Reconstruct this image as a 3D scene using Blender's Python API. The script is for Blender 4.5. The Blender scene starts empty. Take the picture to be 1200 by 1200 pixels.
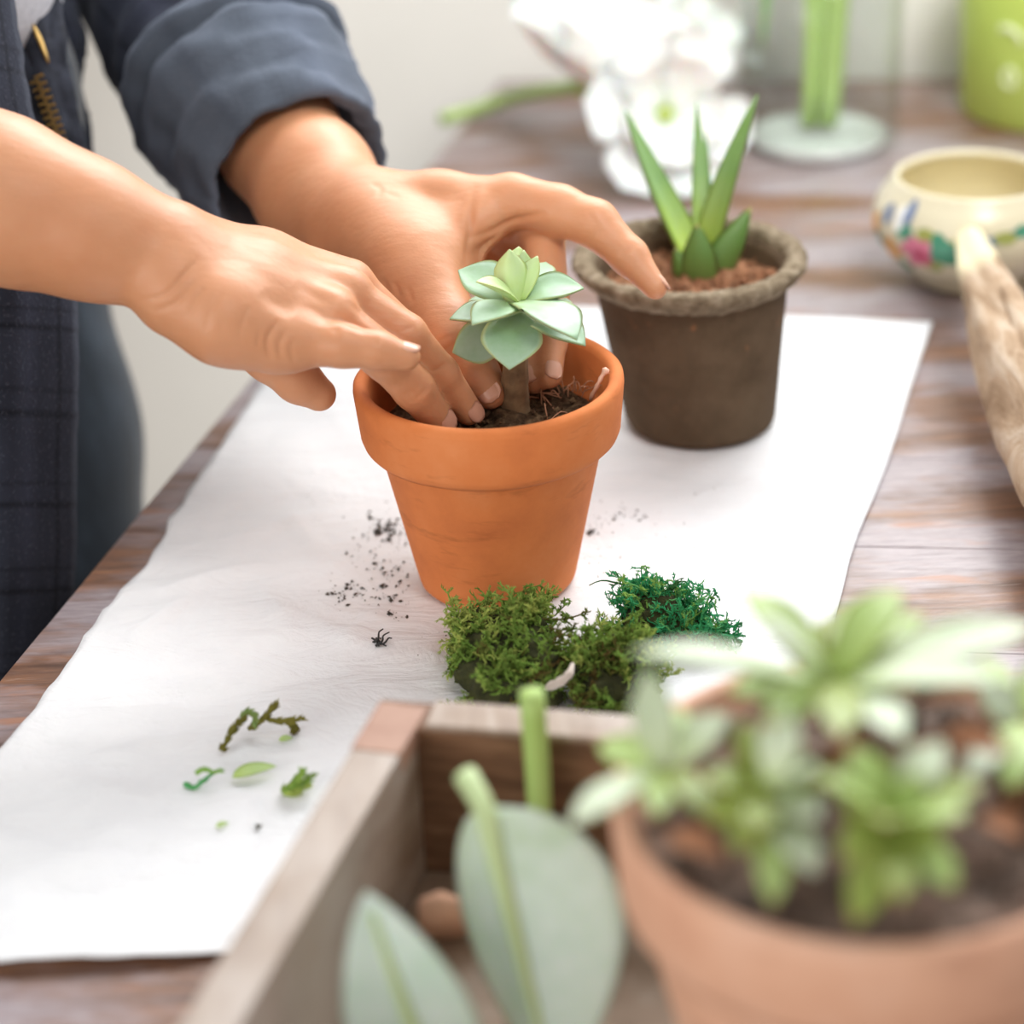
import bpy, bmesh, math, random
import numpy as np
from math import sin, cos, pi, radians, sqrt
from mathutils import Vector, Matrix, noise

scene = bpy.context.scene
COL = scene.collection
random.seed(7)
rng = np.random.default_rng(11)

# ------------------------------------------------------------------ camera
F = 2600.0; H = 0.52; TH = radians(27.4); RO = radians(2.6)
FW = np.array([0, cos(TH), -sin(TH)]); UU = np.array([0, sin(TH), cos(TH)]); XX = np.array([1.0, 0, 0])
RT = XX*cos(RO) - UU*sin(RO); UP = UU*cos(RO) + XX*sin(RO); CAM = np.array([0, 0, H])
def ray(x, y): return FW + RT*((x-600)/F) + UP*((600-y)/F)
def pd(x, y, d): return CAM + ray(x, y)*d                       # pixel at camera depth d
def pz(x, y, z=0.0): r = ray(x, y); return CAM + r*((z-H)/r[2])  # pixel on the level z
def pix(p):
    v = np.array(p)-CAM; d = v@FW
    return 600+F*(v@RT)/d, 600-F*(v@UP)/d, d

cam = bpy.data.objects.new('camera', bpy.data.cameras.new('camera')); COL.objects.link(cam)
m = Matrix.Identity(4)
for i in range(3):
    m[i][0] = RT[i]; m[i][1] = UP[i]; m[i][2] = -FW[i]; m[i][3] = CAM[i]
cam.matrix_world = m
cam.data.sensor_width = 36; cam.data.lens = 36*F/1200
cam.data.clip_start = 0.02; cam.data.clip_end = 50
cam.data.dof.use_dof = True; cam.data.dof.focus_distance = 1.005; cam.data.dof.aperture_fstop = 3.7
scene.camera = cam

# ------------------------------------------------------------------ light
world = bpy.data.worlds.new('world'); scene.world = world; world.use_nodes = True
bg = world.node_tree.nodes['Background']; bg.inputs[0].default_value = (1.0, 0.995, 0.99, 1); bg.inputs[1].default_value = 0.58
scene.view_settings.view_transform = 'Standard'; scene.view_settings.look = 'None'
scene.view_settings.gamma = 1; scene.view_settings.use_curve_mapping = False
scene.view_settings.exposure = 0.10

sn = bpy.data.lights.new('sun', 'SUN'); sn.energy = 1.5; sn.angle = radians(22); sn.color = (1.0, 0.98, 0.94)
sno = bpy.data.objects.new('sun', sn); COL.objects.link(sno); sno.rotation_euler = Vector((-0.32, -0.80, -0.80)).to_track_quat('-Z', 'Y').to_euler()

A_EDGE = math.atan2(0.2398, 0.9003)                # left table edge, from +Y towards +X
A_PLANK = radians(-8.0)                            # back edge and planks, from +X
edge_dir = np.array([sin(A_EDGE), cos(A_EDGE), 0]); plank_dir = np.array([cos(A_PLANK), sin(A_PLANK), 0])
plank_n = np.array([-plank_dir[1], plank_dir[0], 0])
T_BL = np.array([0.006, 1.765, 0.0])               # back left corner of the table top
WALL0 = T_BL + plank_n*0.02                        # wall plane just behind the table

def area_light(name, loc, target, sx, sy, power, color):
    l = bpy.data.lights.new(name, 'AREA'); l.shape = 'RECTANGLE'; l.size = sx; l.size_y = sy; l.energy = power; l.color = color
    o = bpy.data.objects.new(name, l); COL.objects.link(o); o.location = loc
    o.rotation_euler = (Vector(target)-Vector(loc)).to_track_quat('-Z', 'Y').to_euler(); return o
WIN_C = WALL0 + plank_dir*0.40 + np.array([0, 0, 1.17])
area_light('assumed_window_daylight', WIN_C - plank_n*0.03, WIN_C - plank_n*1.0, 1.84, 1.18, 36, (0.965, 0.985, 1.0))  # assumed daylight from an unseen window in the back wall
area_light('assumed_side_fill', (-2.0, -1.4, 0.95), (0.1, 1.2, 0.0), 1.6, 1.6, 36, (1.0, 0.93, 0.84))  # added fill, assumed from the front left; no window is built there
sl = bpy.data.lights.new('added_wall_spot', 'SPOT'); sl.energy = 165; sl.spot_size = radians(46); sl.spot_blend = 0.9; sl.shadow_soft_size = 0.45; sl.color = (1.0, 0.98, 0.95)  # added unseen lamp without a fixture, brightens the wall and table back
so = bpy.data.objects.new('added_wall_spot', sl); COL.objects.link(so); so.location = (0.45, 0.30, 1.55)
so.rotation_euler = (Vector((0.12, 1.78, 0.16))-so.location).to_track_quat('-Z', 'Y').to_euler()

# ------------------------------------------------------------------ materials
def mat(name, col=(0.8, 0.8, 0.8), rough=0.6, spec=0.5, **kw):
    M = bpy.data.materials.new(name); M.use_nodes = True
    b = M.node_tree.nodes['Principled BSDF']
    b.inputs['Base Color'].default_value = (*col, 1); b.inputs['Roughness'].default_value = rough
    b.inputs['Specular IOR Level'].default_value = spec
    for k, v in kw.items(): b.inputs[k.replace('_', ' ')].default_value = v
    return M
def N(M, t, **kw):
    n = M.node_tree.nodes.new(t)
    for k, v in kw.items(): setattr(n, k, v)
    return n
def L(M, a, b): M.node_tree.links.new(a, b)
def bsdf(M): return M.node_tree.nodes['Principled BSDF']
def ramp(M, fac, stops, interp='LINEAR'):
    r = N(M, 'ShaderNodeValToRGB'); r.color_ramp.interpolation = interp
    e = r.color_ramp.elements
    while len(e) < len(stops): e.new(0.5)
    for el, (p, c) in zip(e, stops): el.position = p; el.color = (*c, 1)
    L(M, fac, r.inputs[0]); return r.outputs[0]
def nz(M, scale, detail=4, rough=0.55, stretch=None, coord='Object', dist=0.0):
    tc = N(M, 'ShaderNodeTexCoord'); out = tc.outputs[coord]
    if stretch:
        mp = N(M, 'ShaderNodeMapping'); mp.inputs['Scale'].default_value = stretch[0]
        mp.inputs['Rotation'].default_value = stretch[1] if len(stretch) > 1 else (0, 0, 0)
        L(M, out, mp.inputs[0]); out = mp.outputs[0]
    n = N(M, 'ShaderNodeTexNoise'); n.inputs['Scale'].default_value = scale; n.inputs['Detail'].default_value = detail
    n.inputs['Roughness'].default_value = rough; n.inputs['Distortion'].default_value = dist
    L(M, out, n.inputs['Vector']); return n.outputs['Fac']
def mix(M, a, b, fac, mode='MIX'):
    n = N(M, 'ShaderNodeMix', data_type='RGBA', blend_type=mode)
    for s, v in ((n.inputs[6], a), (n.inputs[7], b)):
        if isinstance(v, tuple): s.default_value = (*v, 1)
        else: L(M, v, s)
    if isinstance(fac, (int, float)): n.inputs[0].default_value = fac
    else: L(M, fac, n.inputs[0])
    return n.outputs[2]
def setcol(M, c): L(M, c, bsdf(M).inputs['Base Color'])
def bump(M, h, strength=0.3, dist=0.002):
    b = N(M, 'ShaderNodeBump'); b.inputs['Strength'].default_value = strength; b.inputs['Distance'].default_value = dist
    L(M, h, b.inputs['Height']); L(M, b.outputs[0], bsdf(M).inputs['Normal'])
def attr(M, name):
    a = N(M, 'ShaderNodeAttribute', attribute_name=name); return a.outputs['Fac']

def simple(name, stops, scale, rough=0.7, detail=5, bmp=0.3, bdist=0.001, spec=0.4, stretch=None, **kw):
    M = mat(name, rough=rough, spec=spec, **kw); f = nz(M, scale, detail, stretch=stretch)
    setcol(M, ramp(M, f, stops)); bump(M, f, bmp, bdist); return M

# ------------------------------------------------------------------ mesh helpers
def obj(name, verts, faces, material, parent=None, smooth=True, attrs=None):
    me = bpy.data.meshes.new(name)
    me.from_pydata([tuple(v) for v in verts], [], [tuple(int(i) for i in f) for f in faces]); me.update()
    if smooth: me.polygons.foreach_set('use_smooth', [True]*len(me.polygons))
    for k, v in (attrs or {}).items():
        a = me.attributes.new(k, 'FLOAT', 'POINT'); a.data.foreach_set('value', np.asarray(v, dtype=np.float32))
    me.materials.append(material)
    o = bpy.data.objects.new(name, me); COL.objects.link(o)
    if parent: put(o, parent)
    return o
def put(o, parent):
    o.parent = parent; o.matrix_parent_inverse = MW(parent).inverted()
def MW(o):
    mb = Matrix.LocRotScale(o.location, o.rotation_euler, o.scale)
    return (MW(o.parent) @ o.matrix_parent_inverse @ mb) if o.parent else mb
def thing(name, loc, label, cat, group=None):
    o = bpy.data.objects.new(name, None); COL.objects.link(o); o.location = tuple(loc); o.empty_display_size = 0.01
    return tag(o, label, cat, group)
def tag(o, label, cat, group=None):
    o['label'] = label; o['category'] = cat
    if group: o['group'] = group
    return o
def struct(o): o['kind'] = 'structure'; return o
def join(parts):
    V = []; Fs = []; n = 0; at = {}
    for p in parts:
        v, f = p[0], p[1]; V.extend(v); Fs.extend([[i+n for i in q] for q in f]); n += len(v)
        if len(p) > 2:
            for k, a in p[2].items(): at.setdefault(k, []).extend(a)
    return V, Fs, at
def box(c, ax, ay, az):
    """box from centre and three half axes"""
    c, ax, ay, az = map(np.array, (c, ax, ay, az))
    v = [c+sx*ax+sy*ay+sz*az for sz in (-1, 1) for sy in (-1, 1) for sx in (-1, 1)]
    return v, [(0, 2, 3, 1), (4, 5, 7, 6), (0, 1, 5, 4), (2, 6, 7, 3), (0, 4, 6, 2), (1, 3, 7, 5)]
def bevel(o, w, seg=2):
    b = o.modifiers.new('bevel', 'BEVEL'); b.width = w; b.segments = seg; b.limit_method = 'ANGLE'; b.angle_limit = radians(40); return o
def lathe(profile, n=64, c=(0, 0, 0), wob=None, cap=False):
    V = []; Fs = []; k = len(profile)
    for i in range(n):
        a = 2*pi*i/n
        for r, z in profile:
            w = wob(a, r, z) if wob else (0, 0)
            V.append((c[0]+(r+w[0])*cos(a), c[1]+(r+w[0])*sin(a), c[2]+z+w[1]))
    for i in range(n):
        j = (i+1) % n
        for q in range(k-1): Fs.append((i*k+q, j*k+q, j*k+q+1, i*k+q+1))
    if cap:
        Fs.append([i*k for i in range(n)][::-1]); Fs.append([i*k+k-1 for i in range(n)])
    return V, Fs
def catmull(P, n):
    P = [np.array(p, float) for p in P]; m_ = len(P)
    Q = [2*P[0]-P[1]]+P+[2*P[-1]-P[-2]]; out = []
    for s in np.linspace(0, m_-1-1e-9, n):
        i = int(s); t = s-i; a, b, c, d = Q[i:i+4]
        out.append(0.5*((2*b)+(c-a)*t+(2*a-5*b+4*c-d)*t*t+(-a+3*b-3*c+d)*t**3))
    return out
def frames(P, ref=(0, 0, 1)):
    P = [np.array(p) for p in P]; T = []
    for i in range(len(P)):
        t = P[min(i+1, len(P)-1)]-P[max(i-1, 0)]; T.append(t/(np.linalg.norm(t)+1e-12))
    r = np.array(ref, float); Fr = []
    for t in T:
        r2 = r-t*(r@t)
        if np.linalg.norm(r2) < 1e-6: r2 = np.cross(t, (1, 0.3, 0.2))
        r = r2/np.linalg.norm(r2); Fr.append((t, r, np.cross(t, r)))
    return Fr
def tube(P, R, seg=8, ref=(0, 0, 1), flat=1.0, dr=None, cap=True):
    Fr = frames(P, ref); V = []; Fs = []; n = len(P); us = []; vs = []
    for i, (p, f) in enumerate(zip(P, Fr)):
        r = R[i] if hasattr(R, '__len__') else R
        for k in range(seg):
            a = 2*pi*k/seg; rr = r + (dr(i/(n-1), a) if dr else 0)
            V.append(np.array(p)+f[1]*rr*cos(a)*flat+f[2]*rr*sin(a)); us.append(i/(n-1)); vs.append(k/seg)
    for i in range(n-1):
        for k in range(seg):
            k2 = (k+1) % seg; Fs.append((i*seg+k, i*seg+k2, (i+1)*seg+k2, (i+1)*seg+k))
    if cap:
        Fs.append(list(range(seg))[::-1]); Fs.append([(n-1)*seg+k for k in range(seg)])
    return V, Fs, {'lu': us, 'lv': vs}

PROF = {
    'succ': lambda u: (0.40+0.60*sin(pi*u/1.2)) if u < 0.6 else max(0.0, 1-((u-0.6)/0.4)**1.75),
    'aloe': lambda u: (1-u)**0.62*(0.86+0.25*sin(pi*u)) if u < 1 else 0,
    'oval': lambda u: (max(0, sin(pi*u**0.75)))**0.72,
    'petal': lambda u: 0.25+0.75*sin(pi*min(1, u*0.62))**1.1 if u < 0.8 else (0.25+0.75*sin(pi*0.496)**1.1)*sqrt(max(0, 1-((u-0.8)/0.2)**2)),
}
def leaf(base, tip, width, nrm, kind='succ', cup=0.25, bend=0.0, thick=0.0015, nu=12, nv=8, wave=0.0, fold=0.0, foldl=None):
    base = np.array(base, float); tip = np.array(tip, float); t = tip-base; Ln = np.linalg.norm(t); t = t/Ln
    n = np.array(nrm, float); n = n-t*(n@t); n /= np.linalg.norm(n); s = np.cross(t, n)
    V = []; Fs = []; lu = []; lv = []; wf = PROF[kind]
    for side in (1, -1):
        for i in range(nu+1):
            u = i/nu
            w = max(0.02, wf(u))*width/2 if i < nu else 0.012*width
            for j in range(nv+1):
                v = -1+2*j/nv
                e = sqrt(max(0, 1-v*v)); th = thick*(0.25+0.75*sin(pi*min(1, 0.12+u*0.88)))*e*0.5
                h = bend*Ln*4*u*(1-u)*0.5 + cup*w*v*v + (foldl if (foldl is not None and v > 0) else fold)*w*abs(v) + wave*Ln*sin(9*u+2*v)*0.03*abs(v)
                V.append(base+t*(u*Ln)+s*(v*w*(1 if (foldl is None or v < 0) else 0.45))+n*(h+side*th)); lu.append(u); lv.append(abs(v))
    m_ = (nu+1)*(nv+1)
    for i in range(nu):
        for j in range(nv):
            a = i*(nv+1)+j; b = a+1; c = a+nv+2; d = a+nv+1
            Fs.append((a, d, c, b)); Fs.append((m_+a, m_+b, m_+c, m_+d))
    for i in range(nu):
        for j in (0, nv):
            a = i*(nv+1)+j; d = a+nv+1
            Fs.append((a, m_+a, m_+d, d) if j == 0 else (a, d, m_+d, m_+a))
    for i in (0, nu):
        for j in range(nv):
            a = i*(nv+1)+j
            Fs.append((a, a+1, m_+a+1, m_+a) if i == 0 else (a, m_+a, m_+a+1, a+1))
    return V, Fs, {'lu': lu, 'lv': lv}

# ------------------------------------------------------------------ signed distance surfaces
def sdf_mesh(prims, h, pad=0.012, smooth_it=2, lo=None, hi=None, disp=None):
    """prims: (a, b, ra, rb, k[, sign]) tapered capsules blended with radius k -> verts, faces"""
    pts = np.array([p for q in prims if (len(q) < 6 or q[5] > 0) for p in (np.array(q[0])-q[2], np.array(q[0])+q[2], np.array(q[1])-q[3], np.array(q[1])+q[3])])
    lo = pts.min(0)-pad if lo is None else np.array(lo); hi = pts.max(0)+pad if hi is None else np.array(hi)
    n = np.ceil((hi-lo)/h).astype(int)+1
    D = np.full(n, 0.05, np.float32)
    ax = [lo[i]+h*np.arange(n[i]) for i in range(3)]
    for q in prims:
        a, b, ra, rb, k = np.array(q[0], float), np.array(q[1], float), q[2], q[3], q[4]; sgn = q[5] if len(q) > 5 else 1
        mg = max(ra, rb)+k+3*h+0.006
        i0 = np.maximum(0, np.floor((np.minimum(a, b)-mg-lo)/h).astype(int)); i1 = np.minimum(n, np.ceil((np.maximum(a, b)+mg-lo)/h).astype(int)+1)
        if (i1 <= i0).any(): continue
        X = ax[0][i0[0]:i1[0], None, None]; Y = ax[1][None, i0[1]:i1[1], None]; Z = ax[2][None, None, i0[2]:i1[2]]
        ab = b-a; L2 = max(ab@ab, 1e-12)
        t = np.clip(((X-a[0])*ab[0]+(Y-a[1])*ab[1]+(Z-a[2])*ab[2])/L2, 0, 1)
        d = np.sqrt((X-a[0]-t*ab[0])**2+(Y-a[1]-t*ab[1])**2+(Z-a[2]-t*ab[2])**2)-(ra+(rb-ra)*t)
        S = D[i0[0]:i1[0], i0[1]:i1[1], i0[2]:i1[2]]
        if sgn > 0:
            hh = np.maximum(k-np.abs(S-d), 0)/max(k, 1e-9); S[...] = np.minimum(S, d)-hh*hh*k*0.25
        else:
            hh = np.maximum(k-np.abs(S+d), 0)/max(k, 1e-9); S[...] = np.maximum(S, -d)+hh*hh*k*0.25
    return nets(D, lo, h, smooth_it)
def nets(D, lo, h, smooth_it=2):
    n = np.array(D.shape); S = D < 0
    c = [(i, j, k) for i in (0, 1) for j in (0, 1) for k in (0, 1)]
    m_ = n-1
    sl = lambda o: (slice(o[0], o[0]+m_[0]), slice(o[1], o[1]+m_[1]), slice(o[2], o[2]+m_[2]))
    cnt = sum(S[sl(o)].astype(np.int8) for o in c); act = (cnt > 0) & (cnt < 8)
    idx = np.full(m_, -1, np.int64); cells = np.argwhere(act); idx[act] = np.arange(len(cells))
    acc = np.zeros((len(cells), 3)); num = np.zeros(len(cells))
    I, J, K = cells.T
    for a in c:
        for q in range(3):
            if a[q] == 1: continue
            b = list(a); b[q] = 1
            da = D[I+a[0], J+a[1], K+a[2]]; db = D[I+b[0], J+b[1], K+b[2]]
            mk = (da < 0) != (db < 0); t = np.where(mk, da/np.where(mk, da-db, 1), 0)
            p = np.tile(np.array(a, float), (len(cells), 1)); p[:, q] = t
            acc[mk] += p[mk]; num[mk] += 1
    V = lo+h*(cells+acc/num[:, None])
    Fs = []
    for q in range(3):
        r, s = (q+1) % 3, (q+2) % 3
        A = [slice(None)]*3; B = [slice(None)]*3; A[q] = slice(0, n[q]-1); B[q] = slice(1, n[q])
        ch = np.argwhere(S[tuple(A)] != S[tuple(B)])
        ch = ch[(ch[:, r] > 0) & (ch[:, s] > 0) & (ch[:, r] < n[r]-1) & (ch[:, s] < n[s]-1)]
        ins = S[tuple(ch.T)]
        qd = []
        for dr_, ds in ((1, 1), (0, 1), (0, 0), (1, 0)):
            cc = ch.copy(); cc[:, r] -= dr_; cc[:, s] -= ds; qd.append(idx[tuple(cc.T)])
        qd = np.stack(qd, 1); qd[~ins] = qd[~ins][:, ::-1]; Fs.append(qd)
    Fs = np.concatenate(Fs); Fs = Fs[(Fs >= 0).all(1)]
    if smooth_it:
        E = np.concatenate([Fs[:, [0, 1]], Fs[:, [1, 2]], Fs[:, [2, 3]], Fs[:, [3, 0]]])
        for _ in range(smooth_it):
            a = np.zeros_like(V); w = np.zeros(len(V))
            for s_, d_ in ((0, 1), (1, 0)):
                for ax_ in range(3): a[:, ax_] += np.bincount(E[:, s_], V[E[:, d_], ax_], len(V))
                w += np.bincount(E[:, s_], minlength=len(V))
            V = 0.5*V+0.5*a/np.maximum(w, 1)[:, None]
    return V, Fs
def nrm_(v): v = np.array(v, float); return v/np.linalg.norm(v)
def noise3(p, s): return noise.noise(Vector((p[0]*s, p[1]*s, p[2]*s)))

# ================================================================== THE ROOM
FLOOR_Z = -0.74
m_wall = simple('painted plaster', [(0.3, (0.82, 0.81, 0.77)), (0.7, (0.86, 0.85, 0.81))], 6, rough=0.85, bmp=0.05)
m_floor = simple('floor boards', [(0.3, (0.22, 0.16, 0.11)), (0.7, (0.33, 0.25, 0.18))], 14, rough=0.5, stretch=((1, 12, 1),))
m_white = mat('white paint', (0.82, 0.81, 0.78), 0.45)
struct(obj('floor', *box((0, 0.3, FLOOR_Z-0.05), (3.2, 0, 0), (0, 2.2, 0), (0, 0, 0.05)), m_floor, smooth=False))
def wall_box(u0, u1, z0, z1):
    c = WALL0 + plank_dir*(u0+u1)/2 + plank_n*0.06; c = c+np.array([0, 0, (z0+z1)/2])
    return box(c, plank_dir*(u1-u0)/2, plank_n*0.06, np.array([0, 0, (z1-z0)/2]))
W0, W1, Z0, Z1 = -0.55, 1.35, 0.55, 1.79  # edges of the assumed window opening, out of view
vv = join([wall_box(-2.6, 2.6, FLOOR_Z, Z0), wall_box(-2.6, 2.6, Z1, 2.0), wall_box(-2.6, W0, Z0, Z1), wall_box(W1, 2.6, Z0, Z1)])
struct(obj('wall_back', vv[0], vv[1], m_wall, smooth=False))
def wpt(u, z, o=0.0): return WALL0+plank_dir*u+plank_n*o+np.array([0, 0, z])
wn = struct(obj('assumed_window_1', *box(wpt((W0+W1)/2, Z0+0.012, 0.035), plank_dir*0.95, plank_n*0.05, (0, 0, 0.012)), m_white, smooth=False))  # assumed window with its frame, unseen above the view
for u in (W0+0.02, (W0+W1)/2, W1-0.02):
    obj('assumed_window_frame', *box(wpt(u, (Z0+Z1)/2, 0.07), plank_dir*0.02, plank_n*0.02, (0, 0, (Z1-Z0)/2)), m_white, wn, smooth=False)
for z in (Z0+0.045, Z1-0.02):
    obj('assumed_window_frame', *box(wpt((W0+W1)/2, z, 0.07), plank_dir*0.95, plank_n*0.02, (0, 0, 0.02)), m_white, wn, smooth=False)

# ================================================================== TABLE
def wood_table():
    M = mat('worn table paint', rough=0.34, spec=0.6)
    rot = (0, 0, -A_PLANK)
    g = nz(M, 9, 6, 0.65, ((1.6, 14, 14), rot), dist=0.6)
    big = nz(M, 7, 5, 0.6, ((1, 2.8, 1), rot), dist=0.3)
    fine = nz(M, 55, 4, 0.7, ((0.9, 9, 9), rot))
    base = ramp(M, g, [(0.30, (0.095, 0.045, 0.028)), (0.48, (0.18, 0.092, 0.058)), (0.60, (0.26, 0.125, 0.068)), (0.75, (0.38, 0.20, 0.10))])
    vio = ramp(M, fine, [(0.3, (0.24, 0.20, 0.22)), (0.7, (0.44, 0.38, 0.40))])
    f1 = ramp(M, big, [(0.42, (0, 0, 0)), (0.58, (1, 1, 1))])
    c = mix(M, base, vio, f1)
    org = ramp(M, nz(M, 16, 4, 0.6, ((0.7, 3.2, 1), rot), dist=0.5), [(0.60, (0, 0, 0)), (0.70, (0.55, 0.55, 0.55))])
    c = mix(M, c, (0.42, 0.17, 0.07), org)
    sc = ramp(M, nz(M, 60, 3, 0.8, ((0.5, 9, 9), rot), dist=1.0), [(0.66, (0, 0, 0)), (0.72, (0.5, 0.5, 0.5))])
    c = mix(M, c, (0.55, 0.50, 0.48), sc)
    setcol(M, c); bump(M, g, 0.35, 0.0012)
    rr = N(M, 'ShaderNodeMapRange'); rr.inputs[3].default_value = 0.26; rr.inputs[4].default_value = 0.5
    L(M, fine, rr.inputs[0]); L(M, rr.outputs[0], bsdf(M).inputs['Roughness'])
    return M
m_table = wood_table()
m_leg = simple('dark table frame', [(0.3, (0.06, 0.03, 0.018)), (0.7, (0.13, 0.07, 0.04))], 30, rough=0.5)
table = thing('table', (0.35, 1.0, FLOOR_Z), 'worn wooden table with brown and violet-grey paint against the wall', 'table')
PL = 0.098; DEPTH = 1.5; TW = 1.05
# planks run along plank_dir; the left end follows the table edge
cosf = edge_dir@plank_n
npl = int(DEPTH/PL)
for i in range(npl):
    s0 = i*PL+0.0001; s1 = (i+1)*PL-0.0001
    z = -0.00015*((i*7) % 3)
    a = T_BL-edge_dir*(s0/cosf); b = T_BL-edge_dir*(s1/cosf)
    vs = []
    for zz in (-0.03, z):
        for p, e in ((a, 0), (b, 0), (b, TW), (a, TW)): vs.append(p+plank_dir*e+np.array([0, 0, zz]))
    fs = [(0, 1, 2, 3), (7, 6, 5, 4), (0, 4, 5, 1), (1, 5, 6, 2), (2, 6, 7, 3), (3, 7, 4, 0)]
    o = obj('plank', vs, fs, m_table, table, smooth=False); bevel(o, 0.0006, 1)
def tpt(s, e, z): return T_BL-edge_dir*s+plank_dir*e+np.array([0, 0, z])
DT = npl*PL/cosf
for s, e in ((0.12, 0.12), (DT-0.12, 0.12), (0.12, TW-0.12), (DT-0.12, TW-0.12)):
    obj('table_leg', *box(tpt(s, e, (FLOOR_Z-0.03)/2), (0.03, 0, 0), (0, 0.03, 0), (0, 0, (-FLOOR_Z-0.03)/2)), m_leg, table, smooth=False)
for (s0, e0, s1, e1) in ((0.12, 0.12, DT-0.12, 0.12), (0.12, TW-0.12, DT-0.12, TW-0.12), (0.12, 0.12, 0.12, TW-0.12), (DT-0.12, 0.12, DT-0.12, TW-0.12)):
    a = tpt(s0, e0, -0.075); b = tpt(s1, e1, -0.075); d = (b-a)/2; w = nrm_(np.cross(d, (0, 0, 1)))*0.011
    obj('apron', *box((a+b)/2, d, w, (0, 0, 0.045)), m_leg, table, smooth=False)

# ================================================================== PAPER
def build_paper():
    M = mat('white paper', (0.86, 0.865, 0.88), 0.62, 0.3)
    f = nz(M, 16, 6, 0.6, ((1.3, 2.6, 1), (0, 0, 0.25)), dist=0.8); f2 = nz(M, 60, 4, 0.6, dist=0.6)
    setcol(M, ramp(M, f2, [(0.3, (0.825, 0.84, 0.87)), (0.7, (0.855, 0.87, 0.895))]))
    ad = N(M, 'ShaderNodeMath', operation='MULTIPLY_ADD'); ad.inputs[1].default_value = 0.16; L(M, f2, ad.inputs[0]); L(M, f, ad.inputs[2])
    bump(M, ad.outputs[0], 0.75, 0.0055)
    left = [pz(-62, 1000), pz(0, 890), pz(70, 800), pz(122, 722), pz(180, 655), pz(205, 606), pz(262, 522), pz(310, 450), pz(350, 398), pz(385, 352)]
    left = [left[0]+(left[0]-left[1])*1.15]+left
    right = [np.array([0.075, 0.655, 0]), np.array([0.11, 0.75, 0]), pz(985, 705), pz(1002, 640), pz(1040, 545), pz(1068, 455), pz(1093, 380)]
    Lp = catmull(left, 121); Rp = catmull(right, 121)
    nx = 100; V = []; Fs = []
    creases = [(np.array(a), np.array(b), h_) for a, b, h_ in (
        (pz(100, 830)[:2], pz(300, 800)[:2], 0.0022), (pz(140, 770)[:2], pz(230, 700)[:2], 0.0025), (pz(300, 680)[:2], pz(350, 760)[:2], 0.002), (pz(330, 600)[:2], pz(390, 680)[:2], 0.002), (pz(400, 720)[:2], pz(480, 740)[:2], 0.0025), (pz(90, 905)[:2], pz(230, 870)[:2], 0.0016), (pz(780, 690)[:2], pz(960, 640)[:2], 0.0016), (pz(860, 560)[:2], pz(1000, 600)[:2], 0.0016),
        (pz(20, 905)[:2], pz(200, 962)[:2], 0.0016), (pz(60, 975)[:2], pz(300, 1010)[:2], 0.0018),
        (pz(330, 720)[:2], pz(480, 790)[:2], 0.0022), (pz(240, 770)[:2], pz(420, 735)[:2], 0.0015), (pz(180, 700)[:2], pz(330, 665)[:2], 0.002), (pz(250, 640)[:2], pz(420, 600)[:2], 0.0016), (pz(390, 770)[:2], pz(490, 690)[:2], 0.002))]
    for j, (a, b) in enumerate(zip(Lp, Rp)):
        for i in range(nx+1):
            u = i/nx; p = a+(b-a)*u; v = j/120
            p = p.copy()
            if j == 0: p[1] += 0.004*noise3((p[0], 0, 0), 30)
            if i == 0: p[0] += 0.0015*noise3((0, p[1], 0), 60)
            fr = min(1, u*9)*min(1, (1-u)*9)*min(1, v*12)*min(1, (1-v)*12)
            n1 = noise.fractal(Vector((p[0]*16+3, p[1]*26, 1.7)), 0.9, 2.1, 4)
            n2 = abs(noise.noise(Vector((p[0]*22+p[1]*9, p[1]*34, 4.1)))); z = 0.0014+0.0062*(1-n2)**2*(0.3+0.7*max(0, min(1, (1.05-p[1])*3)))*(0.3+0.7*max(0, min(1, 0.5-p[0]*3)))*0.6+0.0016*(0.5+0.5*n1)*(0.35+0.65*fr)
            for ca, cb, hh in creases:
                ab = cb-ca; t = np.clip(((p[:2]-ca)@ab)/(ab@ab), 0, 1); d = np.linalg.norm(p[:2]-ca-t*ab)
                z += 1.5*hh*max(0, 1-d/0.009)**1.5*sin(pi*min(1, max(0.02, t)))
            dp = np.hypot(p[0]+0.008, p[1]-0.932); db = np.hypot(p[0]-0.1045, p[1]-1.094)
            fl = min(1, max(0, (dp-0.05)/0.03))*min(1, max(0, (db-0.055)/0.03))
            z = 0.0018+(z-0.0018)*fl
            if p[1] < 0.75 and p[0] > -0.11: z = min(z, 0.0018)
            p[2] = max(0.0012, z); V.append(p)
    w = nx+1
    for j in range(120):
        for i in range(nx): Fs.append((j*w+i, j*w+i+1, (j+1)*w+i+1, (j+1)*w+i))
    o = obj('paper_sheet', V, Fs, M)
    s = o.modifiers.new('thickness', 'SOLIDIFY'); s.thickness = 0.0003; s.offset = -1
    tag(o, 'long crumpled sheet of white paper spread over the wooden table', 'paper')
    return V
from mathutils import kdtree
PV = build_paper(); KD = kdtree.KDTree(len(PV))
for i, p in enumerate(PV): KD.insert((p[0], p[1], 0), i)
KD.balance()
def paper_z(x, y):
    r = KD.find_n((x, y, 0), 3); return sum(PV[q[1]][2] for q in r)/3
ZP = 0.0021   # top of the paper

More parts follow.
